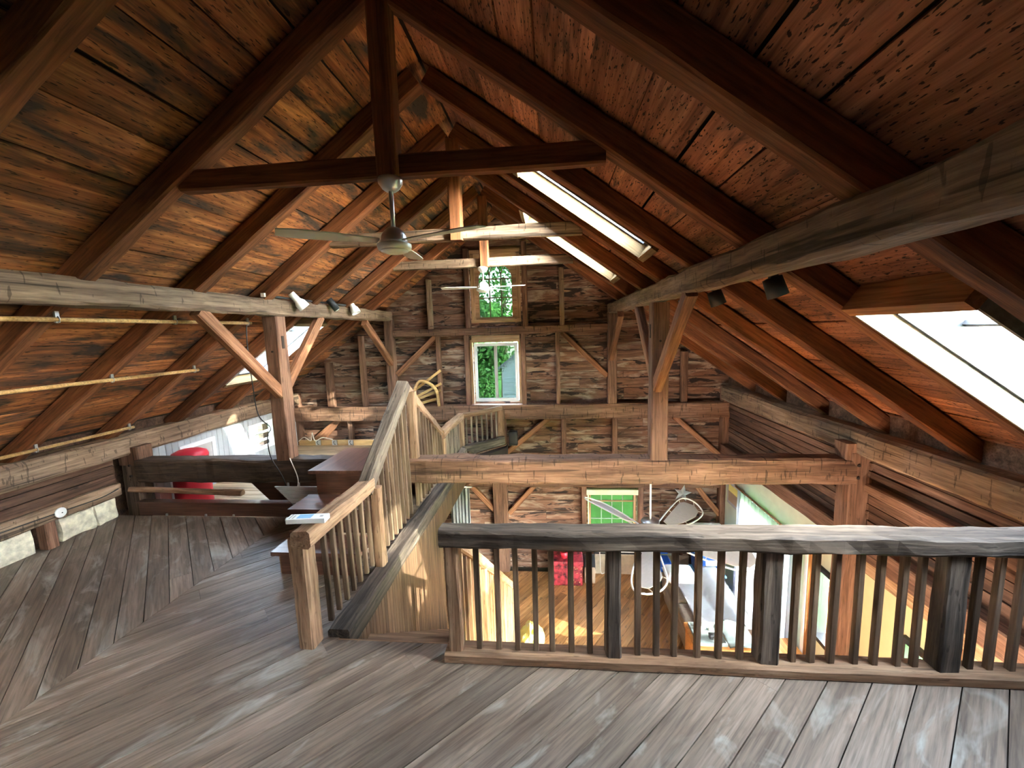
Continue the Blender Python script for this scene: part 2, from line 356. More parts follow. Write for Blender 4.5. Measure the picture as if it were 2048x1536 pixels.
for side in (1, -1):
    d = -.1
    while d < 5.05:
        w = rnd.choice((.2, .24, .27, .3, .33, .36)) if d < 4.6 else .3
        gap = rnd.choice((.004, .006, .01, .02))
        y = YB-.1; ends = []
        while y < G+.2:
            nx = [c for c in CUTS if c > y+1.4]
            y2 = rnd.choice(nx[:3]) if nx else G+.2
            if G+.2-y2 < .9: y2 = G+.2
            ends.append((y, y2)); y = y2
        sk = [s for s in SKY if s[0] == side and dx(side, s[1]) < d+w-.01 and dx(side, s[2]) > d+.01]
        for (a, b) in ends:
            parts = [(a, b)]
            for s in sk:
                nn = []
                for (p, q) in parts:
                    if s[4] <= p or s[3] >= q: nn.append((p, q)); continue
                    if s[3] > p+.05: nn.append((p, s[3]-.02))
                    if s[4] < q-.05: nn.append((s[4]+.02, q))
                parts = nn
            for (p, q) in parts:
                if q < -.2: continue
                n = RD+.014+rnd.uniform(0, .012); t = rnd.uniform(-.006, .006)
                c0, c1 = RP(side, d+w/2+t, p+.003, n), RP(side, d+w/2-t, q-.003, n)
                board('roof_board', c0, c1, w-gap, .022, W['roofR' if side > 0 else 'roofL'], ceiling, up=Vector((side*SA, 0, CA)))
        d += w
# --- trusses
def roof_truss(k, full, label):
    y = T(k); t = empty('roof_truss', (RX, y, 0)); tag(t, label, 'roof truss', 'timber roof trusses')
    yc = y+.06
    for side in (1, -1):
        beam('rafter', RP(side, .0 if side > 0 else .005, yc, RD/2), RP(side, dx(side, side*4.2), yc, RD/2), .12+rnd.uniform(-.008, .012), RD, W['rafter'], t, up=Vector((side*SA, 0, CA)), rough=.008, seg=.2)
    if full:
        beam('king_post', (RX+.03, y+.045, 3.9), (RX+.03, y+.045, 2.955), .115, .125, W['rafter'], t, up=(1, 0, 0), rough=.004, seg=.2)
        beam('collar_tie', (RX-1.3, y+.07, 3.02), (RX+1.27, y+.07, 3.02), .08, .125, W['rafter'] if full == 1 else W['hewn'], t, rough=.006, seg=.2)
    return t
ords = {-1: 'dark rafter pair passing overhead closest to the camera', 0: 'dark collared truss whose king post carries the nearest ceiling fan',
        1: 'plain rafter pair next beyond the truss carrying the nearest ceiling fan', 2: 'collared truss in the middle with a sunlit patch on its grey collar',
        3: 'plain rafter pair between the two collared trusses with sunlit collars', 4: 'collared truss carrying the far white fan before the arched window',
        5: 'plain rafter pair standing just before the far gable wall'}
for k in range(-1, 6): roof_truss(k, {0: 1, 2: 2, 4: 2}.get(k, 0), ords[k])
for k, w_ in ((-2, 'rafter pair behind the camera over the loft floor'),): roof_truss(k, 0, w_)
# --- skylights
def skylight(i, s, wellmat, label):
    side, xa, xb, y0, y1 = s; da, db = dx(side, xa), dx(side, xb); N = Vector((side*SA, 0, CA)); top = RD+.13; lo = -.0
    w = struct(empty('window_%d' % i, RP(side, (da+db)/2, (y0+y1)/2, RD)), label)
    mid = .115
    for (yy, nm) in ((y0, 1), (y1, -1)):   # side walls of the well, lower lining and upper sash frame
        board('well_board', RP(side, da, yy+nm*.008, (lo+mid)/2), RP(side, db, yy+nm*.008, (lo+mid)/2), .016, mid-lo, wellmat, w, up=N)
        board('sash', RP(side, da, yy+nm*.018, (mid+top)/2), RP(side, db, yy+nm*.018, (mid+top)/2), .036, top-mid, W['sash'], w, up=N)
    for dd, nm in ((da, 1), (db, -1)):
        board('header', RP(side, dd-nm*.03, y0, (RD+lo)/2-.005), RP(side, dd-nm*.03, y1, (RD+lo)/2-.005), .06, RD-lo+.01, W['trim' if i == 1 else 'pinewell'], w, up=N)
        board('sash', RP(side, dd+nm*.018, y0, (mid+top)/2), RP(side, dd+nm*.018, y1, (mid+top)/2), .036, top-mid, W['sash'], w, up=N)
    nb = 2
    for j in range(1, nb+1):
        dd = da+(db-da)*j/(nb+1)
        board('glazing_bar', RP(side, dd, y0, top-.02), RP(side, dd, y1, top-.02), .022, .03, W['sash'], w, up=N)
    board('pane', RP(side, da, (y0+y1)/2, top), RP(side, db, (y0+y1)/2, top), y1-y0, .006, W['glass'], w, up=N)
    return w
skylight(1, SKY[0], W['cream'], 'roof window nearest the camera with cream side lining')
skylight(2, SKY[1], W['pinewell'], 'long roof window lined with sunlit pine behind the nearest fan')
skylight(3, SKY[2], W['pinewell'], 'long roof window lined with sunlit pine near the far gable')
skylight(4, SKY[3], W['white'], 'roof window in the slope above the white beadboard wall')
skylight(5, SKY[4], W['pinewell'], 'roof window added unseen behind the camera for light, in the slope with the purlin lamps')
skylight(6, SKY[5], W['pinewell'], 'roof window added unseen behind the camera for light, in the slope above the hanging poles')
s = SKY[0]     # orange trim board along the far lower edge of the near roof window
# --- far gable wall
GB = G+.14
wall_far = struct(empty('wall_far', (0, GB, ZL)), 'far gable wall of stained boards and heavy timber framing')
HOL = [(-.36, .32, 2.30, 3.32), (-.47, .36, .72, 1.84), (1.64, 2.52, -1.95, -1.05)]
hw = lambda z: min(4.25, max(.05, (ZA+.3-z)/M))
bl = []
zz = ZL-.3
while zz < 4.2:
    z2 = min(zz+.06, 4.2); h = hw(zz)+.0
    for (a, b, c, d) in holes_slab([(r[0], r[1], r[2], r[3]) for r in HOL if r[2] < z2 and r[3] > zz], -h, h, zz, z2): bl.append((a, b, GB+.03, GB+.09, c, d))
    zz = z2
place('sheathing', boxes_mesh(bl), Matrix.Identity(4), W['underlay'], wall_far)
z = ZL
while z < 4.05:
    w = rnd.choice((.13, .16, .19, .22)); h = hw(z+w*.5)
    xs = [-h]; x = -h
    while x < h:
        x2 = x+rnd.uniform(1.6, 3.6)
        if h-x2 < .8: x2 = h
        xs.append(x2); x = x2
    for a, b in zip(xs, xs[1:]):
        segs = [(a, b)]
        for r in HOL:
            if r[2] < z+w-.02 and r[3] > z+.02:
                nn = []
                for p, q in segs:
                    if r[1] <= p or r[0] >= q: nn.append((p, q)); continue
                    if r[0] > p+.04: nn.append((p, r[0]))
                    if r[1] < q-.04: nn.append((r[1], q))
                segs = nn
        for p, q in segs:
            yy = GB+.012+rnd.uniform(-.006, .006)
            board('wall_board', (p, yy, z+w/2), (q-.004, yy, z+w/2), .022, w-.008, W['gable'], wall_far)
    z += w
def gb(name, x0, x1, z0, z1, mat='post', dep=.12, yf=G):
    if x1-x0 > z1-z0: beam(name, (x0, yf+dep/2, (z0+z1)/2), (x1, yf+dep/2, (z0+z1)/2), dep, z1-z0, W[mat], wall_far, rough=.008)
    else: beam(name, ((x0+x1)/2, yf+dep/2, z0), ((x0+x1)/2, yf+dep/2, z1), dep, x1-x0, W[mat], wall_far, up=(1, 0, 0), rough=.004)
def gbr(p, q, w=.095, dep=.1): beam('brace', (p[0], G+.06, p[1]), (q[0], G+.06, q[1]), dep, w, W['brace'], wall_far, rough=.004)
gb('girt', -4.12, 4.12, .39, .667, 'tie', .2, G-.06); gb('girt', -2.02, 2.02, 1.985, 2.125, 'tie', .14)
gb('girt', -4.1, 4.1, -.95, -.72, 'tie', .16, G-.02)
for x0, x1 in ((2.0, 2.16), (-2.16, -2.0)): gb('post', x0, x1, .66, 2.33, 'post', .16, G-.04)
for x0, x1 in ((4.03, 4.23), (-4.23, -4.03)): gb('post', x0, x1, ZL, .95, 'post', .18, G-.04)
roofz = lambda x: ZA-M*abs(x-RX)+.05
for x0, x1 in ((-1.32, -1.225), (1.14, 1.23), (-.60, -.50), (.47, .565)): gb('stud', x0, x1, 2.12, roofz((x0+x1)/2), 'hewn' if abs(x0) > 1 else 'post', .1)
for x0, x1 in ((-1.19, -1.105), (-.645, -.55), (.42, .505), (1.06, 1.135)): gb('stud', x0, x1, .66, 1.99, 'post', .1)
for x0, x1 in ((3.3, 3.42), (-3.42, -3.28), (-2.71, -2.61)): gb('stud', x0, x1, .66, roofz((x0+x1)/2), 'post', .1)
for x0, x1 in ((1.14, 1.23), (2.08, 2.18), (.0, .1), (-3.05, -2.95)): gb('stud', x0, x1, -.72, .4, 'post', .1)
gb('post', -.2, .08, ZL, .4, 'post', .18, G-.04)
for x0, x1 in ((2.55, 2.66), (1.5, 1.6), (3.3, 3.4)): gb('stud', x0, x1, ZL, -.72, 'post', .1)
gbr((-1.98, 1.28), (-1.18, 1.99)); gbr((1.17, 1.99), (2.0, 1.17)); gbr((.03, -.33), (.95, .42)); gbr((3.2, .4), (4.05, -.37)); gbr((-4.0, -.35), (-3.2, .42))
gbr((-.75, -.82), (-.18, -1.45)); gbr((.68, -.86), (.1, -1.5)); gbr((3.6, -.9), (4.05, -1.48))
gbr((-3.9, -.1), (-3.25, .4))
# arched window
w = struct(empty('window_7', (-.02, GB, 2.3)), 'small arched gable window with leaded lights')
cx, hw_, z0, zs, zt = -.023, .32, 2.31, 3.0, 3.29
def arch(hw_, z0, zs, zt, n=14):
    pts = [(-hw_, z0), (hw_, z0)]
    for i in range(n+1):
        a = math.pi*i/n; pts.append((hw_*math.cos(a), zs+(zt-zs)*math.sin(a)))
    return pts
def ring_mesh(po, pi, y0, y1):
    bm = bmesh.new(); n = len(po)
    v = [[bm.verts.new((p[0], y, p[1])) for p in P] for P in (po, pi) for y in (y0, y1)]
    for i in range(n):
        j = (i+1) % n
        for a, b in ((0, 1), (1, 3), (3, 2), (2, 0)): bm.faces.new((v[a][i], v[a][j], v[b][j], v[b][i]))
    bmesh.ops.recalc_face_normals(bm, faces=bm.faces[:]); return mesh_of(bm)
A1, A0 = arch(hw_+.02, z0-.04, zs, zt+.03), arch(hw_-.015, z0, zs, zt-.015)
place('sash_frame', ring_mesh(A1, A0, 0, .04), Matrix.Translation((cx, G+.06, 0)), W['frame_tan'], w)
def sq(p):
    x, z_ = p; v = (x, z_-zs)
    if z_ <= zs+1e-6 and abs(abs(x)-(hw_-.005)) < 1e-3: return (math.copysign(.41, x), z_ if z_ > z0+.01 else z0-.03)
    k = max(abs(v[0])/.41, v[1]/(3.45-zs)); return (v[0]/k, zs+v[1]/k)
AI = arch(hw_-.005, z0, zs, zt-.005)
place('spandrel', ring_mesh([sq(p) for p in AI], AI, 0, .02), Matrix.Translation((cx, G+.05, 0)), W['frame_tan'], w)
for xx in (-.45, .39): bx('casing', cx+xx, cx+xx+.07, G+.03, G+.08, z0-.05, 3.46, W['frame_tan'], w)
bx('casing', cx-.46, cx+.46, G+.03, G+.09, 3.44, 3.52, W['frame_tan'], w); bx('sill', cx-.46, cx+.46, G+.0, G+.1, z0-.1, z0-.04, W['frame_tan'], w)
place('pane', prism_mesh([(x, zz_) for x, zz_ in arch(hw_, z0, zs, zt)], -.002, .002), Matrix.Translation((cx, G+.085, 0)) @ Matrix.Rotation(math.pi/2, 4, 'X'), W['dimmed'], w)
for xx in (-.107, .107): bx('muntin', cx+xx-.01, cx+xx+.01, G+.07, G+.085, z0, 3.0, W['lead'], w)
for zz_ in (2.66, 3.0): bx('muntin', cx-hw_, cx+hw_, G+.07, G+.085, zz_-.01, zz_+.01, W['lead'], w)
for c0 in (-.213, 0, .213):
    for sg in (1, -1):
        pts = [(cx+c0+sg*.107*math.cos(t*math.pi/2*.92)*(1 if 1 else 1), G+.077, 3.0+.24*math.sin(t*math.pi/2)) for t in [i/6 for i in range(7)]]
        tube('muntin', pts, .01, W['lead'], w, 5)
# sliding window
w = struct(empty('window_8', (-.05, GB, .73)), 'white vinyl sliding window under the arched one')
for (a, b, c, d) in ((-.46, -.41, .735, 1.83), (.305, .355, .735, 1.83)): bx('frame', a, b, G+.02, G+.1, c, d, W['vinyl'], w)
for (c, d) in ((.735, .79), (1.775, 1.83)): bx('frame', -.41, .305, G+.02, G+.1, c, d, W['vinyl'], w)
bx('mullion', -.085, -.03, G+.03, G+.09, .79, 1.775, W['greyframe'], w)
bx('pane', -.41, -.085, G+.058, G+.062, .79, 1.775, W['dimmed'], w); bx('pane', -.03, .305, G+.058, G+.062, .79, 1.775, W['dimmed'], w)
bx('header', -.5, .4, G+.02, G+.1, 1.85, 1.97, W['frame_tan'], w)
for a in (-.54, .375): bx('casing', a, a+.045, G+.04, G+.1, .69, 1.9, W['frame_tan'], w)
# lower window
w = struct(empty('window_9', (2.08, GB, -1.9)), 'lower gable window with thin muntins over the lawn')
for a, b in ((1.64, 1.68), (2.48, 2.52)): bx('frame', a, b, G+.02, G+.1, -1.95, -1.05, W['frame_tan'], w)
for c, d in ((-1.95, -1.9), (-1.1, -1.05)): bx('frame', 1.68, 2.48, G+.02, G+.1, c, d, W['frame_tan'], w)
bx('pane', 1.68, 2.48, G+.06, G+.064, -1.9, -1.1, W['dimmed'], w)
bx('header', 1.6, 2.6, G+.0, G+.06, -1.1, -1.0, W['green'], w)
bx('rail', 1.68, 2.48, G+.045, G+.075, -1.25, -1.225, W['frame_tan'], w)
for k in range(1, 4): bx('muntin', 1.68+k*.2-.006, 1.68+k*.2+.006, G+.05, G+.07, -1.9, -1.1, W['greyframe'], w)
bx('muntin', 1.68, 2.48, G+.05, G+.07, -1.6, -1.588, W['greyframe'], w)
# --- side walls
XR = 4.06
WR = [(5.35, 6.85, -2.5, -.72), (4.5, 5.0, -1.75, -.82), (3.0, 3.75, -1.75, -.78), (-2.4, 2.2, -2.3, -.6)]   # y0 y1 z0 z1
wall_right = struct(empty('wall_right', (XR, 2, ZL)), 'long eaves wall, brown boards above and pale paint below')
bl = [(XR+.12, XR+.2, a, b, c, d) for a, b, c, d in holes_slab(WR, YB-.1, G+.2, ZL-.3, 1.15)]
place('sheathing', boxes_mesh(bl), Matrix.Identity(4), W['siding'], wall_right)
bl = [(XR+.06, XR+.12, a, b, c, d) for a, b, c, d in holes_slab(WR, YB-.1, D-.05, ZL, -.3)]
place('painted_panel', boxes_mesh(bl), Matrix.Identity(4), W['yellow'], wall_right)
bl = [(XR+.06, XR+.12, a, b, c, d) for a, b, c, d in holes_slab(WR, D+.1, G+.1, ZL, -.3)]
place('painted_panel', boxes_mesh(bl), Matrix.Identity(4), W['green'], wall_right)
z = -.12
while z < .74:
    w_ = rnd.choice((.075, .085, .095))
    for a, b in ((YB, 1.5), (1.5, D-.02), (D-.02, G)):
        yy = XR+.075+rnd.uniform(0, .02); board('wall_board', (yy, a, z+w_/2), (yy, b-.004, z+w_/2), .022, w_-.01, W['siding'], wall_right)
    z += w_
board('wall_board', (XR+.04, YB, -.4), (XR+.04, D-.1, -.4), .025, .17, W['frame_tan'], wall_right); board('wall_board', (XR+.045, D+.12, -.41), (XR+.045, G, -.41), .025, .2, W['green'], wall_right)
beam('girt', (XR+.01, YB, -.2), (XR+.01, G-.04, -.2), .14, .2, W['post'], wall_right); beam('girt', (XR+.03, 1.0, .395), (XR+.03, D-.08, .395), .1, .1, W['post'], wall_right)
beam('stud', (XR, 3.3, -.3), (XR, 3.3, ZL), .12, .12, W['post'], wall_right, up=(1, 0, 0)); beam('stud', (XR, 2.3, .7), (XR, 2.3, ZL), .13, .13, W['post'], wall_right, up=(1, 0, 0))
beam('eave_plate', (4.11, YB, .83), (4.11, G, .83), .22, .26, W['hewn'], wall_right, rough=.014, ch=.03)
def wall_window(n, y0, y1, z0, z1, mat, label, bars=1):
    w = struct(empty('window_%d' % n, (XR+.09, (y0+y1)/2, z0)), label)
    for a, b in ((y0, y0+.05), (y1-.05, y1)): bx('frame', XR+.02, XR+.16, a, b, z0, z1, mat, w)
    for c, d in ((z0, z0+.05), (z1-.05, z1)): bx('frame', XR+.02, XR+.16, y0+.05, y1-.05, c, d, mat, w)
    for k in range(bars):
        y = y0+(y1-y0)*(k+1)/(bars+1); bx('mullion', XR+.04, XR+.14, y-.02, y+.02, z0+.05, z1-.05, mat, w)
    bx('pane', XR+.088, XR+.092, y0+.05, y1-.05, z0+.05, z1-.05, W['glass'], w)
wall_window(10, *WR[0], W['white'], 'wide window behind the sheer white curtain', 2); wall_window(11, *WR[1], W['blackmetal'], 'small dark framed window by the orange casing', 0)
wall_window(12, *WR[2], W['blackmetal'], 'dark framed window in the yellow wall below the railing', 0); wall_window(13, *WR[3], W['white'], 'wide unseen window added under the loft for light', 3)  # under-loft window added out of view to brighten the great room
wall_left = struct(empty('wall_left', (-4.1, 2, 0)), 'low eaves wall, brown boards near and white beadboard beyond the tie beam')
WLH = [(6.38, 7.0, .12, .6)]
bl = [(-4.4, -4.3, a, b, c, d) for a, b, c, d in holes_slab(WLH, YB-.1, G+.2, ZL-.3, 1.15)]
place('sheathing', boxes_mesh(bl), Matrix.Identity(4), W['siding'], wall_left)
for z0, z1 in ((.43, .54), (.545, .64), (.645, .75)): board('wall_board', (-4.13+rnd.uniform(0, .015), YB, (z0+z1)/2), (-4.13, D-.1, (z0+z1)/2), .03, z1-z0-.006, W['siding'], wall_left)
beam('sill_beam', (-4.14, YB, .35), (-4.14, D-.1, .35), .16, .15, W['hewn'], wall_left, rough=.008)
beam('eave_plate', (-4.11, YB, .845), (-4.11, G, .845), .22, .24, W['hewn'], wall_left, rough=.012, ch=.03)
for y0, y1 in ((1.4, 1.95), (2.0, 2.6), (2.64, 3.44), (3.66, 4.0), (4.01, 4.24)):
    bm = rbox_bm(.12, y1-y0, .26, .03, 2); bmesh.ops.subdivide_edges(bm, edges=bm.edges[:], cuts=2, use_grid_fill=True)
    for v in bm.verts: v.co += Vector([noise.noise(v.co*9+Vector((y0*7, k*5, 0)))*.02 for k in range(3)])
    place('stone', mesh_of(bm), Matrix.Translation((-4.2, (y0+y1)/2, .13)), W['stone'], wall_left)
beam('post_stub', (-4.15, 3.55, -.02), (-4.15, 3.55, .3), .1, .12, W['post'], wall_left, up=(1, 0, 0))
y = D+.16; i = 0
while y < G-.05:
    y2 = min(y+.095, G)
    for a, b, c, d in holes_slab(WLH, y, y2, -.1, .74):
        board('bead_board', (-4.1, (a+b)/2, c), (-4.1, (a+b)/2, d), .02, b-a-.006, W['whitebd'], wall_left, up=(0, 1, 0))
    y = y2
w = struct(empty('window_14', (-4.12, 6.7, .12)), 'small window in the white beadboard wall')
for a, b in ((6.38, 6.42), (6.96, 7.0)): bx('frame', -4.16, -4.08, a, b, .12, .6, W['white'], w)
for c, d in ((.12, .16), (.56, .6), (.26, .28), (.4, .42)): bx('frame', -4.16, -4.08, 6.42, 6.96, c, d, W['white'], w)
bx('pane', -4.125, -4.121, 6.42, 6.96, .16, .56, W['glass'], w)
hp = tag(empty('access_hatch', (-4.08, 5.35, .3)), 'flush white hatch panel in the beadboard wall behind the red cylinder', 'hatch')
bx('panel', -4.09, -4.075, 5.12, 5.6, .3, .56, W['greyframe'], hp); bx('casing', -4.09, -4.06, 5.06, 5.66, .56, .62, W['white'], hp)
for a in (5.06, 5.6): bx('casing', -4.09, -4.06, a, a+.06, .2, .56, W['white'], hp)
# back wall, behind the camera
struct(place('wall_back', box_mesh(-4.4, 4.4, YB-.1, YB, ZL-.3, 4.2), Matrix.Identity(4), W['siding']), 'rear gable wall behind the camera')
# --- floors
def planks(parent, poly, ang, wid, z, mat, thick=.03, jl=(1.6, 3.2), off=0., gap=.006, name='plank'):
    ux, uy = math.cos(ang), math.sin(ang); vx, vy = -uy, ux
    vs_ = [p[0]*vx+p[1]*vy for p in poly]; us_ = [p[0]*ux+p[1]*uy for p in poly]
    v = min(vs_)+off-wid; R = Matrix.Rotation(ang, 4, 'Z')
    while v < max(vs_):
        w_ = wid*rnd.uniform(.96, 1.04)
        strip = clip(clip(poly, vx, vy, v+w_-gap), -vx, -vy, -v)
        if len(strip) >= 3:
            u = min(us_)-rnd.uniform(0, jl[1])
            while u < max(us_):
                u2 = u+rnd.uniform(*jl); pc = clip(clip(strip, ux, uy, u2-.002), -ux, -uy, -u)
                if len(pc) >= 3:
                    loc = [(p[0]*ux+p[1]*uy-u, p[0]*vx+p[1]*vy-v-w_/2) for p in pc]
                    cl = [loc[0]]
                    for q in loc[1:]:
                        if abs(q[0]-cl[-1][0])+abs(q[1]-cl[-1][1]) > 1e-4: cl.append(q)
                    if len(cl) >= 3:
                        m = R.copy(); m.translation = Vector((u*ux+(v+w_/2)*vx, u*uy+(v+w_/2)*vy, z+rnd.uniform(-.0012, .0012)))
                        place(name, prism_mesh(cl, -thick, 0), m, mat, parent)
                u = u2
        v += w_
# loft floor
bl = [(-4.3, 4.1, YB, 2.42, -.24, -.035), (-4.3, -.62, 2.42, 4.3, -.24, -.035), (-4.3, -.52, 4.3, G, -.4, -.115), (-.52, -.478, 4.9, G, -.4, -.03)]
floor = struct(place('floor', boxes_mesh(bl), Matrix.Identity(4), W['dark']), 'loft floor of grey brown planks laid on the diagonal')
planks(floor, [(-2.05, .6), (4.08, .6), (4.08, 2.4), (.28, 2.4), (.28, 2.47), (-.5, 2.47), (-.5, 4.3), (-2.05, 4.3)], math.radians(45), .166, 0, W['floor'], jl=(4, 8))
planks(floor, [(-4.25, .6), (-2.054, .6), (-2.054, 4.3), (-4.25, 4.3)], math.radians(135), .155, 0, W['floor'], jl=(5, 9))
bx('edge_board', -.62, .28, 2.46, 2.485, -.24, -.002, W['rail'], floor)
bx('edge_board', .28, 4.08, 2.41, 2.43, -.24, -.03, W['rail'], floor)
planks(floor, [(-4.05, 4.45), (-.6, 4.45), (-.6, 6.75), (.1, 7.6), (.1, G), (-4.05, G)], 0, .14, -.08, W['loftpine'], jl=(2, 4))
place('underside', prism_mesh([(-.6, 6.6), (-.44, 6.6), (.12, 7.5), (.12, G), (-.6, G)], -.4, -.1), Matrix.Identity(4), W['dark'], floor)
# great room floor
gfl = struct(place('floor_lower', boxes_mesh([(-4.3, 4.3, YB, G+.1, ZL-.3, ZL-.03)]), Matrix.Identity(4), W['dark']), 'orange pine plank floor of the great room below')
planks(gfl, [(-.4, 2.6), (4.1, 2.6), (4.1, G), (-.4, G)], math.radians(57), .135, ZL, W['pine'], jl=(2, 4))
planks(gfl, [(-4.2, -1), (4.1, -1), (4.1, 2.6), (-4.2, 2.6)], math.radians(57), .5, ZL, W['pine'], jl=(3, 5))
planks(gfl, [(-4.2, 2.6), (-.4, 2.6), (-.4, G), (-4.2, G)], math.radians(57), .4, ZL, W['pine'], jl=(3, 5))
# stair wall of vertical boards
sw = struct(empty('wall_stair', (-.5, 3.7, ZL)), 'stairwell wall of narrow vertical brown boards')
y = 2.49
while y < 6.9:
    zb = ZL if y < 4.9 else -.41
    board('bead_board', (-.46, y+.028, zb), (-.46, y+.028, .01), .024, .053, W['bead'], sw, up=(0, 1, 0)); y += .057
place('backing', boxes_mesh([(-.54, -.475, 2.49, 4.9, ZL, -.03)]), Matrix.Identity(4), W['dark'], sw)
# ================================================================== HEAVY TIMBERS
tag(beam('tie_beam', (-.72, D+.11, .53), (4.02, D+.11, .53), .22, .275, W['tie'], rough=.016, ch=.02, seg=.1), 'massive reddish hewn tie beam above the guard railing', 'beam')
tag(beam('tie_beam', (-3.96, D+.11, .53), (-.73, D+.11, .53), .22, .275, W['tie_shade_dark'], rough=.016, ch=.02, seg=.1), 'hewn tie beam end darkened in colour for shade, in front of the white beadboard wall', 'beam')  # left length of the same beam, its shade put into the colour
def purlin(side, label):
    x = side*2.09
    return tag(beam('purlin', (x, YB, 2.385), (x, G+.02, 2.385), .18, .18, W['hewn'], rough=.014, ch=.022, seg=.12), label, 'beam', 'hewn purlins')
purlin(-1, 'long hewn grey purlin above the hanging poles, carrying the track lights'); purlin(1, 'long hewn grey purlin slanting across the roof slope with the roof windows')
def purlin_post(side, label):
    t = tag(empty('timber_post', (side*2.08, D+.09, .667)), label, 'post', 'posts standing on the tie beam')
    x = side*2.085
    beam('shaft', (x, D+.09, .655), (x, D+.09, 2.285), .17, .17, W['post'], t, up=(1, 0, 0), rough=.006)
    xb = side*2.06
    beam('brace', (xb, D-.95, 2.31), (xb, D+.05, 1.42), .09, .12, W['brace'], t, up=(0, 1, 1), rough=.004)
    beam('brace', (xb, D+1.0, 2.31), (xb, D+.16, 1.5), .085, .115, W['brace'], t, up=(0, -1, 1), rough=.004)
    for dz in (2.02,):   # dark patch painting the shade inside an empty mortise, on the inward face
        bx('mortise_shade', side*1.996-.002, side*1.996+.002, D+.06, D+.1, dz-.09, dz+.05, W['dark'], t)
    beam('peg', (side*2.08, D-.004, 1.9), (side*2.08, D+.03, 1.9), .02, .02, W['dark'], t, rough=0, ch=.004)
    return t
purlin_post(-1, 'braced post on the tie beam beside the brown steps, under the track lights'); purlin_post(1, 'braced post on the tie beam under the purlin with black can lights')
def gable_brace(side, lab): tag(beam('knee_brace', (side*2.06, G-1.06, 2.26), (side*2.06, G-.0, 1.5), .09, .12, W['brace'], up=(0, 1, 1), rough=.004), lab, 'brace', 'knee braces at the far gable')
gable_brace(-1, 'knee brace from the track light purlin down to the far gable post'); gable_brace(1, 'knee brace from the can light purlin down to the far gable post')
def wall_post(side, label):
    x = side*4.06
    t = tag(empty('wall_post', (x, D+.1, ZL)), label, 'post', 'wall posts of the tie beam')
    beam('shaft', (x, D+.11, ZL), (x, D+.11, .72), .2, .2, W['post'] if side > 0 else W['tie_shade_dark'], t, up=(1, 0, 0), rough=.008)
    beam('head', (x-side*.02, D+.11, .6), (x-side*.02, D+.11, .82), .2, .26, W['post'], t, up=(1, 0, 0), rough=.01)
    for dz in (.6, .47): beam('peg', (x-side*.03, D-.006, dz), (x-side*.03, D+.02, dz), .025, .025, W['dark'], t, rough=0, ch=.005)
    return t
wall_post(-1, 'dark wall post where the tie beam meets the white beadboard wall'); wall_post(1, 'wall post where the tie beam meets the brown eaves boards')
# board lying under the tie beam and the red-brown kick board below it
tag(beam('split_board', (-4.02, D-.03, .325), (-2.6, D-.03, .285), .07, .055, W['rail'], rough=.01), 'rough split board fixed under the dark end of the tie beam', 'board')
kb = tag(empty('kick_board', (-2.9, D-.02, 0)), 'low red brown kick board along the loft floor edge under the tie beam', 'board')
bx('face', -3.95, -1.55, D-.03, D-.005, 0, .15, W['step'], kb); bx('cap', -3.98, -1.55, D-.04, D+.06, .15, .165, W['step'], kb)
for x in (-3.6, -3.1, -2.75): bx('clip', x, x+.02, D-.045, D-.03, .0, .025, W['steel'], kb)
tag(bx('blue_tape_strip', -3.955, -3.925, D-.012, D-.006, .02, .14, W['bluetape']), 'strip of pale blue tape on the foot of the dark wall post', 'tape')
# ================================================================== RAILINGS AND STAIRS
fr = tag(empty('guard_railing', (2.2, 2.38, 0)), 'long rustic guard railing in front of the great room', 'railing')
beam('top_rail', (.285, 2.38, .815), (4.02, 2.38, .825), .145, .115, W['rail_dark'], fr, rough=.012, ch=.018, seg=.09)
beam('bottom_rail', (.285, 2.375, .03), (4.05, 2.375, .03), .135, .07, W['rail'], fr, rough=.004)
for x0, x1 in ((.305, .395), (1.285, 1.372), (2.16, 2.275), (3.12, 3.24)): beam('post', ((x0+x1)/2, 2.385, .04), ((x0+x1)/2, 2.385, .79), .1, x1-x0, W['rail'] if x0 < 1 else W['rail_dark'], fr, up=(1, 0, 0), rough=.008, seg=.08)
for x in (.497, .626, .738, .859, .957, 1.075, 1.184, 1.472, 1.58, 1.687, 1.82, 1.947, 2.069, 2.364, 2.469, 2.579, 2.703, 2.812, 2.931, 3.024, 3.315, 3.417, 3.53, 3.64, 3.75, 3.86):
    beam('baluster', (x+rnd.uniform(-.004, .004), 2.38, .05), (x, 2.38, .775), .034, .034, W['baluster'], fr, up=(1, .06, 0), rough=.002, ch=.003, seg=.25)
# railing beside the brown steps: level, steep up, down again, level, then diagonal to the gable
sr = tag(empty('step_railing', (-.6, 4, 0)), 'hewn railing climbing over the tie beam beside the brown steps', 'railing')
XRL = -.595
segs = [((XRL, 2.31, .80), (XRL, 3.28, .785), 'rail', .13, .11), ((XRL, 3.2, .76), (XRL, 4.30, 1.51), 'rail_grey', .12, .12), ((XRL, 4.28, 1.51), (XRL, 5.72, .6), 'rail', .07, .1), ((XRL, 5.62, .63), (XRL, 6.93, .62), 'rail', .12, .1), ((XRL, 6.9, .62), (.02, 7.62, .62), 'rail', .1, .08)]
for a, b, mt, w_, h_ in segs: beam('rail', a, b, w_, h_, W[mt], sr, rough=.011, ch=.016, seg=.08)
beam('base_rail', (XRL+.09, 2.49, -.025), (XRL+.09, 5.75, -.02), .15, .16, W['rail_dark'], sr, rough=.01)
beam('base_rail', (XRL+.05, 5.7, .01), (XRL+.05, 6.95, .01), .12, .14, W['rail_grey'], sr, rough=.01)
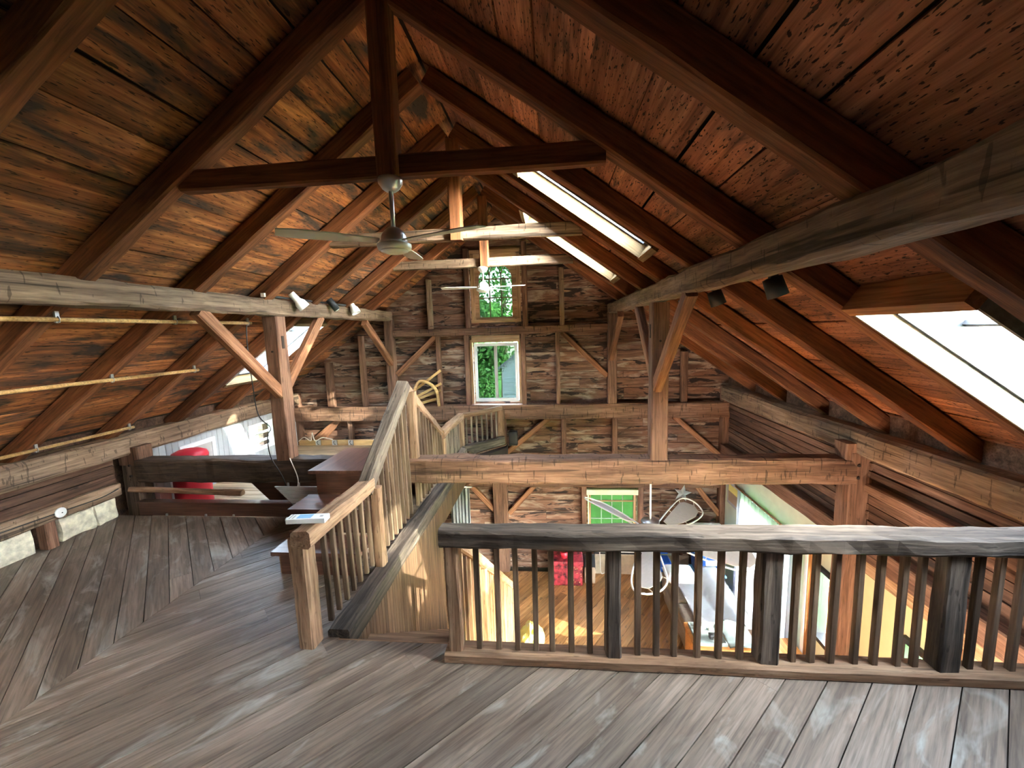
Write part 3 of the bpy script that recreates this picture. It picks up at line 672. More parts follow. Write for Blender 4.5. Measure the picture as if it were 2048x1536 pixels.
beam('base_rail', (XRL+.04, 6.85, .02), (.05, 7.56, .02), .1, .16, W['rail_dark'], sr, rough=.01)
def np_(x, y, z0, z1, w_, mt='rail'): beam('newel', (x, y, z0), (x, y, z1), w_, w_, W[mt], sr, up=(1, 0, 0), rough=.009, seg=.09)
np_(-.665, 2.43, 0, .77, .115, 'rail'); np_(XRL+.06, 3.3, -.18, .76, .085); np_(XRL+.03, 4.42, .62, 1.42, .095); np_(XRL-.0, 5.68, -.08, .56, .1); np_(XRL+.01, 6.92, -.05, .58, .085); np_(.02, 7.6, -.05, .6, .12)
def railz(y):
    for a, b, *_ in segs[:4]:
        if a[1] <= y <= b[1]: return a[2]+(b[2]-a[2])*(y-a[1])/(b[1]-a[1])
y = 2.56
while y < 5.62:
    if abs(y-3.3) > .06 and abs(y-4.42) > .06: beam('baluster', (XRL+.01, y, .08), (XRL, y, railz(y)-.03), .034, .034, W['baluster'], sr, up=(1, .1, 0), rough=.002, ch=.003, seg=.3)
    y += .113
y = 5.82
while y < 6.85: beam('baluster', (XRL, y, .06), (XRL, y, .6), .03, .03, W['rail_grey'], sr, up=(1, .1, 0), rough=.002, ch=.003, seg=.3); y += .13
for i in range(1, 8):
    t = i/8; x, y = XRL+(0.02-XRL)*t, 6.92+.68*t; beam('baluster', (x, y, .08), (x, y, .6), .03, .03, W['rail_grey'], sr, up=(1, .1, 0), rough=.002, ch=.003, seg=.3)
# brown steps over the tie beam
st = tag(empty('wooden_steps', (-1.1, 3.6, 0)), 'short flight of red brown steps rising over the tie beam', 'steps')
for i, (z, y0, y1, xl) in enumerate(((.22, 3.17, 3.5, -1.46), (.46, 3.5, 3.86, -1.5), (.715, 3.84, 4.66, -1.48))):
    bx('tread', xl, -.66, y0, y1, z-.035, z, W['step'], st); bx('riser', xl+.06, -.68, y0+.035, y0+.06, 0 if i == 0 else (z-.24), z-.035, W['step'], st)
bx('side_panel', -1.42, -1.4, 3.22, 3.86, 0, .19, W['frame_tan'], st); bx('side_panel', -1.43, -1.41, 3.55, 4.3, 0, .43, W['step'], st); place('end_panel', prism_mesh([(-2.75, .32), (-2.35, -.08), (-1.45, -.08), (-1.45, .32)], -.01, .01), Matrix.Translation((0, 4.62, 0)) @ Matrix.Rotation(math.pi/2, 4, 'X'), W['step'], st); bx('side_panel', -1.43, -1.41, 3.9, 4.34, .4, .68, W['step'], st)
for i, (z, y0, y1) in enumerate(((.46, 4.66, 4.95), (.2, 4.92, 5.25))): bx('tread', -1.48, -.66, y0, y1, z-.035, z, W['step'], st); bx('riser', -1.42, -.68, y1-.05, y1-.03, z-.28, z-.035, W['step'], st)
# white boarded offcut standing beside the steps
wp = tag(empty('white_offcut_panel', (-1.75, 4.1, 0)), 'white grooved board offcut with a slanted edge beside the brown steps', 'panel')
for i in range(8):
    z0, z1 = .14+i*.044, .14+i*.044+.039; sl = lambda z: -1.64-.33*(z-.14)/.35
    place('strip', prism_mesh([(sl(z0), z0), (-1.44, z0), (-1.44, z1), (sl(z1), z1)], -.008, .008), Matrix.Translation((0, 4.0, 0)) @ Matrix.Rotation(math.pi/2, 4, 'X'), W['greyframe'], wp)
for x in (-1.82, -1.7): bx('bolt', x, x+.018, 3.99, 4.0, .49, .53, W['steel'], wp)
# stairs down to the great room with their own handrail
sd_ = tag(empty('staircase', (-.08, 2.5, ZL)), 'steep staircase dropping from the loft to the great room', 'staircase')
n = 13
for i in range(1, n): bx('tread', -.43, .26, 2.5+(i-1)*.275, 2.5+i*.275+.02, -i*2.69/n-.035, -i*2.69/n, W['bead'], sd_)
for i in range(0, n): bx('riser', -.43, .26, 2.495+i*.275, 2.515+i*.275, -(i+1)*2.69/n, -i*2.69/n-.035 if i else -.03, W['step'], sd_)
beam('stringer', (.29, 2.5, -.14), (.29, 5.95, -2.69), .04, .26, W['bead'], sd_, rough=.002)
hr = tag(empty('stair_handrail', (.33, 2.5, 0)), 'descending stair handrail with thin spindles seen through the guard railing', 'railing')
hz = lambda y: .70-.748*(y-2.5)
beam('rail', (.34, 2.47, hz(2.47)), (.34, 5.6, hz(5.6)), .09, .085, W['rail'], hr, rough=.008)
for yy in (3.42, 4.62, 5.55): beam('newel', (.34, yy, hz(yy)-.95), (.34, yy, hz(yy)-.03), .08, .08, W['rail'], hr, up=(1, 0, 0), rough=.006)
y = 2.62
while y < 5.5:
    if min(abs(y-3.42), abs(y-4.62)) > .06: beam('spindle', (.34, y, hz(y)-.86), (.34, y, hz(y)-.03), .03, .03, W['rail'], hr, up=(1, 0, 0), rough=.001, ch=.003, seg=.4)
    y += .125
# ================================================================== LOFT OBJECTS
ps = tag(empty('printed_box', (-.63, 2.42, .858), math.radians(6)), 'white tablet box with blue print lying on the railing newel', 'box')
m0 = WM[ps.name]
place('case', mesh_of(rbox_bm(.25, .08, .032, .004, 2), False), m0 @ Matrix.Translation((.03, 0, .029)), W['enamel'], ps)
place('print', box_mesh(-.06, .03, -.028, .028, 0, .001), m0 @ Matrix.Translation((.03, 0, .0455)), W['lightblue'], ps)
place('print', box_mesh(-.11, -.1, -.03, .03, 0, .001), m0 @ Matrix.Translation((.03, 0, .0455)), W['greyframe'], ps); place('print', box_mesh(-.09, -.08, -.03, .02, 0, .001), m0 @ Matrix.Translation((.03, 0, .0455)), W['greyframe'], ps)
place('print', box_mesh(.08, .1, -.01, .01, 0, .001), m0 @ Matrix.Translation((.03, 0, .0455)), W['greyframe'], ps); place('tab', box_mesh(-.14, -.1, -.012, .012, -.02, -.008), m0 @ Matrix.Translation((.03, 0, .0455)), W['enamel'], ps)
# hanging poles
for x, lab in ((-2.27, 'wooden hanging pole just below the track light purlin'), (-2.96, 'middle wooden hanging pole strung under the low rafters'), (-3.86, 'lowest wooden hanging pole just above the eaves plate')):
    y1 = T(2)+.1; zu = ZA-M*(RX-x)-.05
    t = tag(empty('hanging_pole', (x, 2, zu)), lab, 'pole', 'hanging poles under the rafters')
    tube('rod', [(x, YB+.3, zu), (x, 1, zu-.004), (x, 2.4, zu), (x, y1, zu+.003)], .016, W['bamboo'], t, 10)
    for k in (0, 1, 2):
        yy = T(k)+.05; bx('bracket', x-.008, x+.008, yy-.012, yy+.012, zu-.02, zu+.055, W['steel'], t)
        tube('hook', [(x+.022*math.cos(a), yy, zu+.022*math.sin(a)) for a in [i*math.pi*2/12 for i in range(12)]], .004, W['steel'], t, 5, True)
# track lights on the purlin
tr = tag(empty('light_track', (-1.98, 5.2, 2.49)), 'thin black lighting track along the top of the hewn purlin', 'track')
bx('track', -2.03, -2.0, 4.2, 6.3, 2.485, 2.505, W['black'], tr); bx('feed', -2.03, -1.99, 4.18, 4.34, 2.48, 2.52, W['rope'], tr)
def spot(y, mat, lab, tilt):
    t = tag(empty('track_spotlight', (-1.97, y, 2.48)), lab, 'spotlight', 'track spotlights on the purlin')
    rot = Matrix.Rotation(tilt+.25, 4, 'X') @ Matrix.Rotation(-.5, 4, 'Y')
    bx('arm', -2.0, -1.93, y-.01, y+.01, 2.478, 2.492, W['steel'], t)
    if mat != 'black': lathe('shade', [(.034, .1), (.038, .094), (.04, .0), (.062, -.04), (.066, -.11), (.058, -.11), (.05, -.05)], (-1.93, y, 2.475), W[mat], t, 20, rot)
    else: lathe('shade', [(.04, .08), (.044, .076), (.044, -.09), (.037, -.09), (.037, -.04)], (-1.93, y, 2.475), W[mat], t, 20, rot)
    lathe('bulb', [(.005, -.06), (.03, -.06), (.033, -.085), (.022, -.098), (.004, -.1)], (-1.93, y, 2.475), W['enamel'], t, 14, rot)
spot(4.66, 'enamel', 'white spotlight on the track, directly above the braced post', .25); spot(5.45, 'black', 'black cylinder spotlight between two white ones on the track', .1); spot(6.02, 'enamel', 'white spotlight on the track, closest to the far gable', -.3)
for y, lab in ((2.48, 'black can light under the purlin, closest to the camera'), (3.31, 'black can light under the purlin beside the lit brace'), (4.04, 'black can light under the purlin beside the braced post')):
    t = tag(empty('can_light', (2.2, y, 2.3)), lab, 'lamp', 'can lights under the purlin')
    rot = Matrix.Rotation(-.35, 4, 'Y')
    lathe('housing', [(.03, .05), (.05, .045), (.055, -.06), (.046, -.06), (.04, -.02)], (2.22, y, 2.25), W['black'], t, 20, rot); bx('bracket', 2.19, 2.23, y-.015, y+.015, 2.28, 2.32, W['black'], t)
    lathe('bulb', [(.01, -.03), (.036, -.035), (.03, -.055), (.01, -.06)], (2.22, y, 2.25), W['enamel'], t, 14, rot)
# ceiling fans
def fan(name, loc, ztop, mat, bmat, angs, R, lab, bw=.1, tilt=.12):
    x, y, z = loc
    t = tag(empty(name, (x, y, z)), lab, 'ceiling fan')
    lathe('canopy', [(.03, -.075), (.05, -.06), (.07, -.03), (.072, -.012), (.068, 0)], (x, y, ztop), mat, t)
    lathe('down_rod', [(.013, 0), (.013, ztop-z-.06)], (x, y, z+.03), W['steel'], t, 14)
    lathe('motor_housing', [(.075, -.012), (.078, .0), (.072, .03), (.052, .06), (.03, .076), (.02, .078)], (x, y, z), mat, t, 28)
    lathe('switch_ring', [(.07, -.055), (.096, -.05), (.1, -.035), (.1, -.02), (.07, -.012)], (x, y, z), W['enamel'], t, 28)
    lathe('light_bowl', [(.01, -.075), (.05, -.072), (.08, -.06), (.082, -.055)], (x, y, z), W['enamel'], t, 24)
    for a in angs:
        bm = bmesh.new(); N = 8; rows = []
        for i in range(N+1):
            s_ = i/N; r = .09+(R-.09)*s_; hw2 = bw*(.32+.3*math.sin(min(1, s_*1.15)*math.pi*.55)); 
            if i == N: hw2 *= .75
            rows.append([bm.verts.new((r, v*hw2, v*hw2*math.sin(tilt)*1.2+dz)) for v, dz in ((-1, 0), (1, 0), (1, .006), (-1, .006))])
        for p, q in zip(rows, rows[1:]):
            for j in range(4): k = (j+1) % 4; bm.faces.new((p[j], p[k], q[k], q[j]))
        bm.faces.new(rows[0]); bm.faces.new(list(reversed(rows[-1]))); bmesh.ops.recalc_face_normals(bm, faces=bm.faces[:])
        place('blade', mesh_of(bm), Matrix.Translation((x, y, z-.005)) @ Matrix.Rotation(math.radians(a), 4, 'Z'), bmat, t)
    return t
fan('ceiling_fan', (RX+.03, T(0)+.045, 2.60), 2.955, W['steel'], W['fanblade'], (216, 96, -24), .62, 'grey ceiling fan hanging from the nearest king post')
fan('ceiling_fan', (RX+.0, T(4)+.045, 2.675), 2.955, W['enamel'], W['enamel'], (185, 65, -8), .6, 'white ceiling fan hanging before the arched window')
# sail-bladed fan under the tie beam
fx, fy, fz = 2.036, 4.5, -.2
t = tag(empty('sail_fan', (fx, fy, fz)), 'large fan with canvas sail blades hanging under the tie beam', 'ceiling fan')
lathe('canopy', [(.02, -.05), (.05, -.03), (.06, 0)], (fx, fy, .395), W['enamel'], t); lathe('down_rod', [(.011, 0), (.011, .5)], (fx, fy, fz+.1), W['enamel'], t, 12)
lathe('motor_housing', [(.06, -.1), (.11, -.09), (.12, -.02), (.09, .04), (.1, .07), (.09, .085), (.03, .1)], (fx, fy, fz+.04), W['steel'], t, 28)
for a in (122, 48, -30, -102, -166):
    rot = Matrix.Translation((fx, fy, fz-.02)) @ Matrix.Rotation(math.radians(a), 4, 'Z') @ Matrix.Rotation(.38, 4, 'X')
    R_ = 1.12; out = [(.12, -.03), (.3, -.1), (.6, -.17), (.85, -.19), (1.02, -.16), (1.1, -.07), (R_, .02), (1.08, .1), (.95, .14), (.6, .1), (.3, .05), (.12, .03)]
    ins = [(.32, -.07), (.6, -.13), (.84, -.15), (.98, -.12), (1.04, -.03), (.98, .07), (.9, .1), (.6, .06), (.34, .02)]
    tube_m = tube_mesh(spline([(p[0], p[1], 0) for p in out]+[(out[0][0], out[0][1], 0)], 4)[:-1], .009, 6, True)
    b_ = place('blade_frame', tube_m, rot, W['enamel'], t)
    place('sail', prism_mesh(ins, -.003, .003), rot, W['canvas'], b_)
    for p, q in ((out[2], ins[1]), (out[4], ins[3]), (out[6], ins[4]), (out[8], ins[6]), (out[9], ins[7])): place('lacing', tube_mesh([(p[0], p[1], 0), (q[0], q[1], 0)], .004, 5), rot, W['rope'], b_)
# red cylinder, pink box
t = tag(empty('red_drum', (-3.74, 4.86, -.08)), 'red domed cylinder standing behind the dark end of the tie beam', 'drum')
lathe('body', [(.2, 0), (.205, .01), (.205, .6), (.2, .62)], (-3.74, 4.86, -.08), W['red'], t, 40); lathe('lid', [(.206, 0), (.208, .03), (.19, .07), (.13, .1), (.05, .115), (.01, .117)], (-3.74, 4.86, .54), W['red'], t, 40)
t = tag(empty('pink_box', (-3.96, 4.72, -.08)), 'small pink cardboard box beside the red drum', 'box')
bx('carton', -4.06, -3.96, 4.6, 4.75, -.08, .17, W['pink'], t); bx('flap', -4.06, -3.96, 4.585, 4.6, .15, .2, W['pink'], t)
# board with hooks along the gable, cable coil
t = tag(empty('hook_board', (-3.3, G-.09, -.08)), 'yellow pine board with metal hangers along the far loft floor', 'board')
bx('plank', -4.02, -2.45, G-.1, G-.07, -.08, .03, W['bamboo'], t)
for x in (-3.62, -3.28, -2.95): bx('hanger', x-.05, x+.05, G-.115, G-.1, -.07, .03, W['steel'], t); tube('hook', [(x, G-.115, .02), (x, G-.15, .0), (x+.01, G-.15, -.04), (x+.02, G-.12, -.05)], .006, W['blackmetal'], t, 6)
pts = spline([(-4.0, G-.14, .02), (-3.88, G-.14, .1), (-3.75, G-.14, .03), (-3.7, G-.15, .2), (-3.66, G-.14, .03), (-3.5, G-.14, .09), (-3.3, G-.13, .05)], 8)
tag(tube('coiled_cord', pts, .008, W['rope']), 'loose white cord curling over the pine hook board', 'cord')
tag(tube('cord_end', spline([(-2.5, G-.1, .03), (-2.35, G-.1, .07), (-2.2, G-.1, .045)], 6), .007, W['rope']), 'short white cord end by the railing on the far loft', 'cord')
# bentwood hoop and slats leaning at the gable
t = tag(empty('bentwood_hoop', (-1.3, G-.12, .67)), 'pale bentwood hoop with slats leaning on the far gable beam', 'hoop')
tube('hoop', spline([(-1.62, G-.14, .95), (-1.5, G-.14, 1.15), (-1.33, G-.14, 1.13), (-1.18, G-.14, .98), (-1.14, G-.13, .68)], 8), .03, W['bamboo'], t, 8)
for a, b in (((-1.62, .98), (-1.1, 1.35)), ((-1.6, .85), (-1.1, 1.1)), ((-1.6, .8), (-1.12, .98)), ((-1.55, .72), (-1.15, .82))): board('slat', (a[0], G-.05, a[1]), (b[0], G-.05, b[1]), .02, .045, W['bamboo'], t)
t = tag(empty('black_case', (.24, G-.12, -.06)), 'small black case standing by the end of the step railing on the far gable', 'case')
rbox('body', (.24, G-.1, .06), (.16, .14, .24), W['black'], t, .02); bx('handle', .2, .28, G-.11, G-.09, .18, .2, W['blackmetal'], t)
bx('shelf_bracket', .16, .32, G-.17, G-.02, -.08, -.06, W['blackmetal'], t)
# cables
tag(tube('black_cable', spline([(-2.32, D-.02, 2.3), (-2.34, D-.03, 2.0), (-2.33, D-.03, 1.55), (-2.3, D-.03, 1.2), (-2.18, D-.02, 1.05), (-2.22, D-.03, .95), (-2.2, D-.04, .72), (-2.08, D-.05, .5), (-2.0, D-.08, .3)], 8), .006, W['black']), 'thin black cable hanging down beside the braced post', 'cable')
tag(tube('grey_cable', spline([(-1.98, D-.03, .7), (-1.9, D-.04, .45), (-1.85, 4.15, .3), (-1.78, 4.1, .1), (-1.75, 4.0, .02)], 8), .005, W['rope']), 'pale cable dropping from the tie beam to the white offcut', 'cable')
pts = spline([(-4.055, 2.2, .38), (-4.055, 3.0, .365), (-4.055, 3.6, .35), (-4.055, 4.0, .34), (-4.05, 4.2, .37)], 8)
tag(tube('wall_cable', pts, .006, W['black']), 'dark cable running along the grey sill beam of the low wall', 'cable')
t = tag(empty('junction_box', (-4.05, 3.62, .33)), 'round pale junction box on the grey sill beam', 'junction box')
lathe('box', [(.05, 0), (.052, .012), (.045, .022), (.01, .025)], (-4.06, 3.62, .345), W['enamel'], t, 24, Matrix.Rotation(math.pi/2, 4, 'Y')); lathe('screw', [(.006, 0), (.006, .004)], (-4.034, 3.62, .345), W['black'], t, 8, Matrix.Rotation(math.pi/2, 4, 'Y'))
# ================================================================== GREAT ROOM BELOW
t = tag(empty('sofa', (3.25, 6.2, ZL)), 'beige sofa under rumpled white sheets in the sun', 'sofa')
rbox('base', (3.25, 6.16, ZL+.2), (.85, 1.44, .28), W['sofa'], t, .05); rbox('backrest', (3.55, 6.16, ZL+.42), (.25, 1.44, .36), W['sofa'], t, .08)
for y in (5.5, 6.82): rbox('arm', (3.2, y, ZL+.34), (.8, .2, .34), W['sofa'], t, .08)
for y in (5.9, 6.5): rbox('cushion', (3.12, y, ZL+.4), (.58, .58, .16), W['sofa'], t, .06)
for x in (2.9, 3.6):
    for y in (5.5, 6.82): bx('foot', x-.03, x+.03, y-.03, y+.03, ZL, ZL+.07, W['dark'], t)
def cloth(name, x0, x1, y0, y1, zf, mat, lab, n=26, seed=0, cat='sheet'):
    bm = bmesh.new(); g = []
    for i in range(n+1):
        r = []
        for j in range(n+1):
            x = x0+(x1-x0)*i/n; y = y0+(y1-y0)*j/n; q = Vector((x*3, y*3, seed))
            z = zf(x, y)+noise.noise(q)*.035+noise.noise(q*2.7)*.02
            r.append(bm.verts.new((x-x0, y-y0, z)))
        g.append(r)
    for i in range(n):
        for j in range(n): bm.faces.new((g[i][j], g[i+1][j], g[i+1][j+1], g[i][j+1]))
    ret = bmesh.ops.solidify(bm, geom=bm.faces[:], thickness=.006)
    return tag(place(name, mesh_of(bm, True), Matrix.Translation((x0, y0, 0)), mat), lab, cat)
def zsofa(x, y):
    e = lambda a, b, v: max(0, min(1, (v-a)/(b-a)))
    z = ZL+.53+.13*e(3.3, 3.5, x)
    return z
cloth('white_sheet', 2.98, 3.68, 5.4, 6.9, zsofa, W['sheet'], 'rumpled white sheet thrown over the beige sofa')
t = tag(empty('pillow', (2.95, 6.7, ZL+.6)), 'plump grey white pillow at the far end of the sofa', 'pillow'); rbox('cover', (3.0, 6.6, ZL+.7), (.45, .35, .18), W['sheet'], t, .08, 4); rbox('seam', (3.0, 6.6, ZL+.7), (.47, .37, .012), W['sheet'], t, .005)
t = tag(empty('cabinet', (2.98, 5.05, ZL)), 'orange wooden cabinet with cluttered top near the railing', 'cabinet')
bx('body', 2.7, 3.42, 4.82, 5.3, ZL+.06, -1.93, W['cabinet'], t); bx('top', 2.68, 3.44, 4.8, 5.32, -1.93, -1.9, W['cabinet'], t); bx('plinth', 2.74, 3.38, 4.86, 5.26, ZL, ZL+.06, W['dark'], t)
for x0, x1 in ((2.72, 3.05), (3.07, 3.4)):
    d_ = bx('door', x0, x1, 4.805, 4.82, ZL+.1, -1.96, W['cabinet'], t); k_ = lathe('knob', [(.008, 0), (.014, .012), (.004, .02)], ((x1-.04 if x0 < 3 else x0+.04), 4.805, -2.2), W['steel'], d_, 12, Matrix.Rotation(math.pi/2, 4, 'X'))
t = tag(empty('tray', (2.9, 5.1, -1.9)), 'pale green tray of odds and ends on the orange cabinet', 'tray'); bx('base', 2.72, 3.08, 4.9, 5.28, -1.9, -1.885, W['greycloth'], t)
for a, b, c, d in ((2.72, 3.08, 4.9, 4.915), (2.72, 3.08, 5.265, 5.28), (2.72, 2.735, 4.915, 5.265), (3.065, 3.08, 4.915, 5.265)): bx('rim', a, b, c, d, -1.885, -1.86, W['greycloth'], t)
cloth('grey_cloth', 3.08, 3.44, 4.84, 5.32, lambda x, y: -1.86, W['greycloth'], 'crumpled grey green cloth on the orange cabinet', 16, 4, 'cloth')
t = tag(empty('gadget', (2.95, 5.02, -1.885)), 'small black gadget lying in the pale green tray', 'gadget'); rbox('body', (2.95, 5.02, -1.85), (.11, .07, .06), W['black'], t, .015); lathe('lens', [(.02, 0), (.02, .03), (.014, .03)], (2.95, 4.985, -1.85), W['steel'], t, 16, Matrix.Rotation(math.pi/2, 4, 'X'))
for i, (x, y, r) in enumerate(((2.83, 5.15, .035), (2.9, 5.2, .03), (2.97, 5.17, .033))):
    lathe_o = lathe('tumbler', [(r*.8, 0), (r, .09), (r*.9, .09), (r*.72, .01)], (x, y, -1.885), W['enamel'], None, 14); tag(lathe_o, ['white cup in the tray, closest to the tray rim', 'small white cup in the tray between two others', 'white cup in the tray beside the grey cloth'][i], 'cup', 'cups in the tray')
t = tag(empty('side_table', (3.62, 5.15, ZL)), 'low orange side table between the sofa and the curtain', 'table')
bx('top', 3.5, 4.0, 4.55, 5.25, -2.06, -2.02, W['cabinet'], t)
for x in (3.53, 3.93):
    for y in (4.58, 5.18): bx('leg', x, x+.04, y, y+.04, ZL, -2.06, W['cabinet'], t)
# blue bins
for (x0, y0, z0, lab, mt) in ((3.42, 7.05, ZL, 'blue storage bin on the floor behind the sofa', 'blue'), (3.43, 7.06, ZL+.4, 'blue storage bin stacked on another behind the sofa', 'blue'), (3.42, 7.05, ZL+.8, 'light blue storage bin on top of the stack behind the sofa', 'lightblue')):
    t = tag(empty('storage_bin', (x0+.25, y0+.18, z0)), lab, 'bin', 'storage bins behind the sofa')
    bm = rbox_bm(.5, .36, .36, .03, 2)
    for v in bm.verts:
        s_ = 1-.08*(.18-v.co.z)/.36; v.co.x *= s_; v.co.y *= s_
    place('tub', mesh_of(bm), Matrix.Translation((x0+.25, y0+.18, z0+.18)), W[mt], t); rbox('lid', (x0+.25, y0+.18, z0+.38), (.53, .39, .035), W['lightblue' if mt == 'blue' else 'white'], t, .012); bx('label_card', x0+.15, x0+.35, y0-.003, y0+.003, z0+.18, z0+.28, W['enamel'], t)
# blue chair
t = tag(empty('blue_chair', (2.85, 7.33, ZL)), 'blue swivel chair with rounded back by the far gable', 'chair')
rbox('seat', (2.85, 7.33, ZL+.45), (.46, .46, .09), W['blue'], t, .04, 4); rbox('backrest', (2.85, 7.5, ZL+.8), (.44, .08, .5), W['blue'], t, .12, 4); lathe('column', [(.025, 0), (.025, .35)], (2.85, 7.33, ZL+.08), W['black'], t, 12)
for i in range(5): a = i*2*math.pi/5; beam('leg', (2.85, 7.33, ZL+.09), (2.85+.22*math.cos(a), 7.33+.22*math.sin(a), ZL+.05), .04, .035, W['black'], t, rough=0, ch=.005)
bx('back_bar', 2.83, 2.87, 7.48, 7.52, ZL+.45, ZL+.6, W['black'], t)
# red chest with plant
t = tag(empty('red_chest', (1.23, 7.42, ZL)), 'red chest with speckled front standing against the far gable', 'chest')
rbox('body', (1.2, 7.45, ZL+.2), (.56, .36, .4), W['redpat'], t, .02); rbox('lid', (1.2, 7.45, ZL+.44), (.6, .4, .09), W['redpat'], t, .03)
for i in range(22): q = bx('spangle', 1.2-.25+rnd.random()*.5, 1.2-.25+rnd.random()*.02, 7.262, 7.27, ZL+.04, ZL+.05, W['bamboo'], None) if 0 else None
for i in range(18): x, z = 1.22+rnd.random()*.24, ZL+.06+rnd.random()*.3; bx('spangle', x, x+.018, 7.262, 7.272, z, z+.016, W['bamboo'], t)
t = tag(empty('potted_plant', (1.15, 7.42, ZL+.49)), 'small green potted plant on the red chest', 'plant')
lathe('pot', [(.06, 0), (.08, .12), (.07, .12), (.05, .02)], (1.15, 7.42, ZL+.485), W['red'], t, 18)
for i in range(16):
    a = rnd.random()*6.28; l_ = rnd.uniform(.12, .22); p0 = Vector((1.15, 7.42, ZL+.6)); dirv = Vector((math.cos(a), math.sin(a), rnd.uniform(.5, 1.6))).normalized()
    board('leaf', p0, p0+dirv*l_, .045, .004, W['leaf2'], t)
t = tag(empty('dark_trunk_box', (1.66, 7.45, ZL)), 'dark domed box beside the red chest', 'box'); rbox('body', (1.62, 7.5, ZL+.17), (.2, .3, .34), W['card'], t, .02); lathe('lid', [(.15, -.1), (.15, .1)], (1.62, 7.5, ZL+.34), W['black'], t, 24, Matrix.Rotation(math.pi/2, 4, 'Y'))
# baseboard heater and pale footing wall
bb = struct(bx('baseboard_far', 1.75, 3.5, G-.02, G+.06, ZL, ZL+.4, W['tan']), 'pale plaster footing along the far gable')
t = tag(empty('wall_heater', (2.2, G-.1, ZL+.45)), 'long white heater above the pale footing of the far gable', 'heater'); rbox('body', (2.25, G-.09, ZL+.56), (1.1, .12, .1), W['enamel'], t, .015); bx('grille', 1.72, 2.78, G-.1, G-.02, ZL+.45, ZL+.5, W['black'], t)
tag(tube('white_wire', spline([(1.78, G-.2, -1.6), (1.82, G-.2, -2.2), (1.84, G-.22, -2.55), (1.95, G-.2, -2.5), (2.05, G-.2, -2.25), (2.0, G-.2, -2.0)], 8), .008, W['rope']), 'white wire looping below the lower gable window', 'wire')
# yellow bag
bm = bmesh.new(); bmesh.ops.create_icosphere(bm, subdivisions=3, radius=.2)
for v in bm.verts: v.co += v.co.normalized()*noise.noise(v.co*11)*.07; v.co.z *= 1.15 if v.co.z > 0 else .75; v.co.x *= 1-.5*max(0, v.co.z)/.2
t = tag(empty('yellow_bag', (.6, 5.72, ZL)), 'crumpled yellow plastic bag on the pine floor by the stairs', 'bag'); place('sack', mesh_of(bm), Matrix.Translation((.6, 5.72, ZL+.16)), W['bag'], t)
tube('tie_string', [(.6+.05*math.cos(i*.628), 5.72+.05*math.sin(i*.628), ZL+.36) for i in range(10)], .006, W['rope'], t, 5, True)
# curtain
def curtain(name, y0, y1, x, z0, z1, mat, lab, waves, axis='y', amp=.03):
    bm = bmesh.new(); n = waves*8; rows = []
    for i in range(n+1):
        s_ = i/n; o_ = amp*math.sin(s_*waves*2*math.pi)+amp*.4*math.sin(s_*waves*4.7+1); p = y0+(y1-y0)*s_
        rows.append([bm.verts.new((x+o_*k_, p, z) if axis == 'y' else (p, x+o_*k_, z)) for z, k_ in ((z0, 1.3), ((z0+z1)/2, 1.), (z1, .6))])
    for a, b in zip(rows, rows[1:]):
        for j in range(2): bm.faces.new((a[j], b[j], b[j+1], a[j+1]))
    bmesh.ops.solidify(bm, geom=bm.faces[:], thickness=.003)
    t = empty(name, (x, (y0+y1)/2, z0) if axis == 'y' else ((y0+y1)/2, x, z0)); tag(t, lab, 'curtain')
    place('cloth', mesh_of(bm, True), Matrix.Identity(4), mat, t)
    if axis == 'y': tube('rod', [(x, y0-.1, z1+.02), (x, y1+.1, z1+.02)], .014, W['frame_tan'], t)
    else: tube('rod', [(y0-.05, x, z1+.02), (y1+.05, x, z1+.02)], .014, W['enamel'], t)
curtain('sheer_curtain', 5.22, 6.9, XR-.06, -2.62, -.66, W['sheer'], 'full length sheer white curtain across the wide window', 14)
curtain('pale_drape', -1.0, -.62, G-.2, -2.6, -.9, W['whitebd'], 'pale blue white drape hanging beyond the stairwell wall', 6, 'x')
# picture and star
t = tag(empty('framed_picture', (XR, 7.2, -.95)), 'framed picture in ochre and brown on the pale green wall', 'picture')
bx('frame', XR+.02, XR+.05, 6.92, 7.5, -1.12, -.7, W['greyframe'], t); bx('print', XR+.014, XR+.02, 6.98, 7.44, -1.06, -.88, W['card'], t); bx('print', XR+.014, XR+.02, 6.98, 7.44, -.88, -.76, W['bag'], t)
def star(c, R_):
    bm = bmesh.new(); o_ = [bm.verts.new((R_*(1 if i % 2 == 0 else .42)*math.sin(i*math.pi/5+.2), 0, R_*(1 if i % 2 == 0 else .42)*math.cos(i*math.pi/5+.2))) for i in range(10)]
    f_ = bm.verts.new((0, -.035, 0)); b_ = bm.verts.new((0, .01, 0))
    for i in range(10): bm.faces.new((o_[i], o_[(i+1) % 10], f_)); bm.faces.new((o_[(i+1) % 10], o_[i], b_))
    bmesh.ops.recalc_face_normals(bm, faces=bm.faces[:]); return place('barn_star', mesh_of(bm), Matrix.Translation(c), W['zinc'])
tag(star((3.36, G-.02, -1.05), .17), 'five pointed metal barn star on the far gable boards', 'star')
t = tag(empty('orange_door_casing', (XR-.02, 5.22, ZL)), 'orange wooden casing post between the curtain and the dark framed window', 'casing')
bx('jamb', XR-.03, XR+.06, 5.02, 5.1, ZL, -.5, W['trim'], t); bx('stop', XR-.045, XR-.03, 5.035, 5.075, ZL, -.5, W['white'], t)
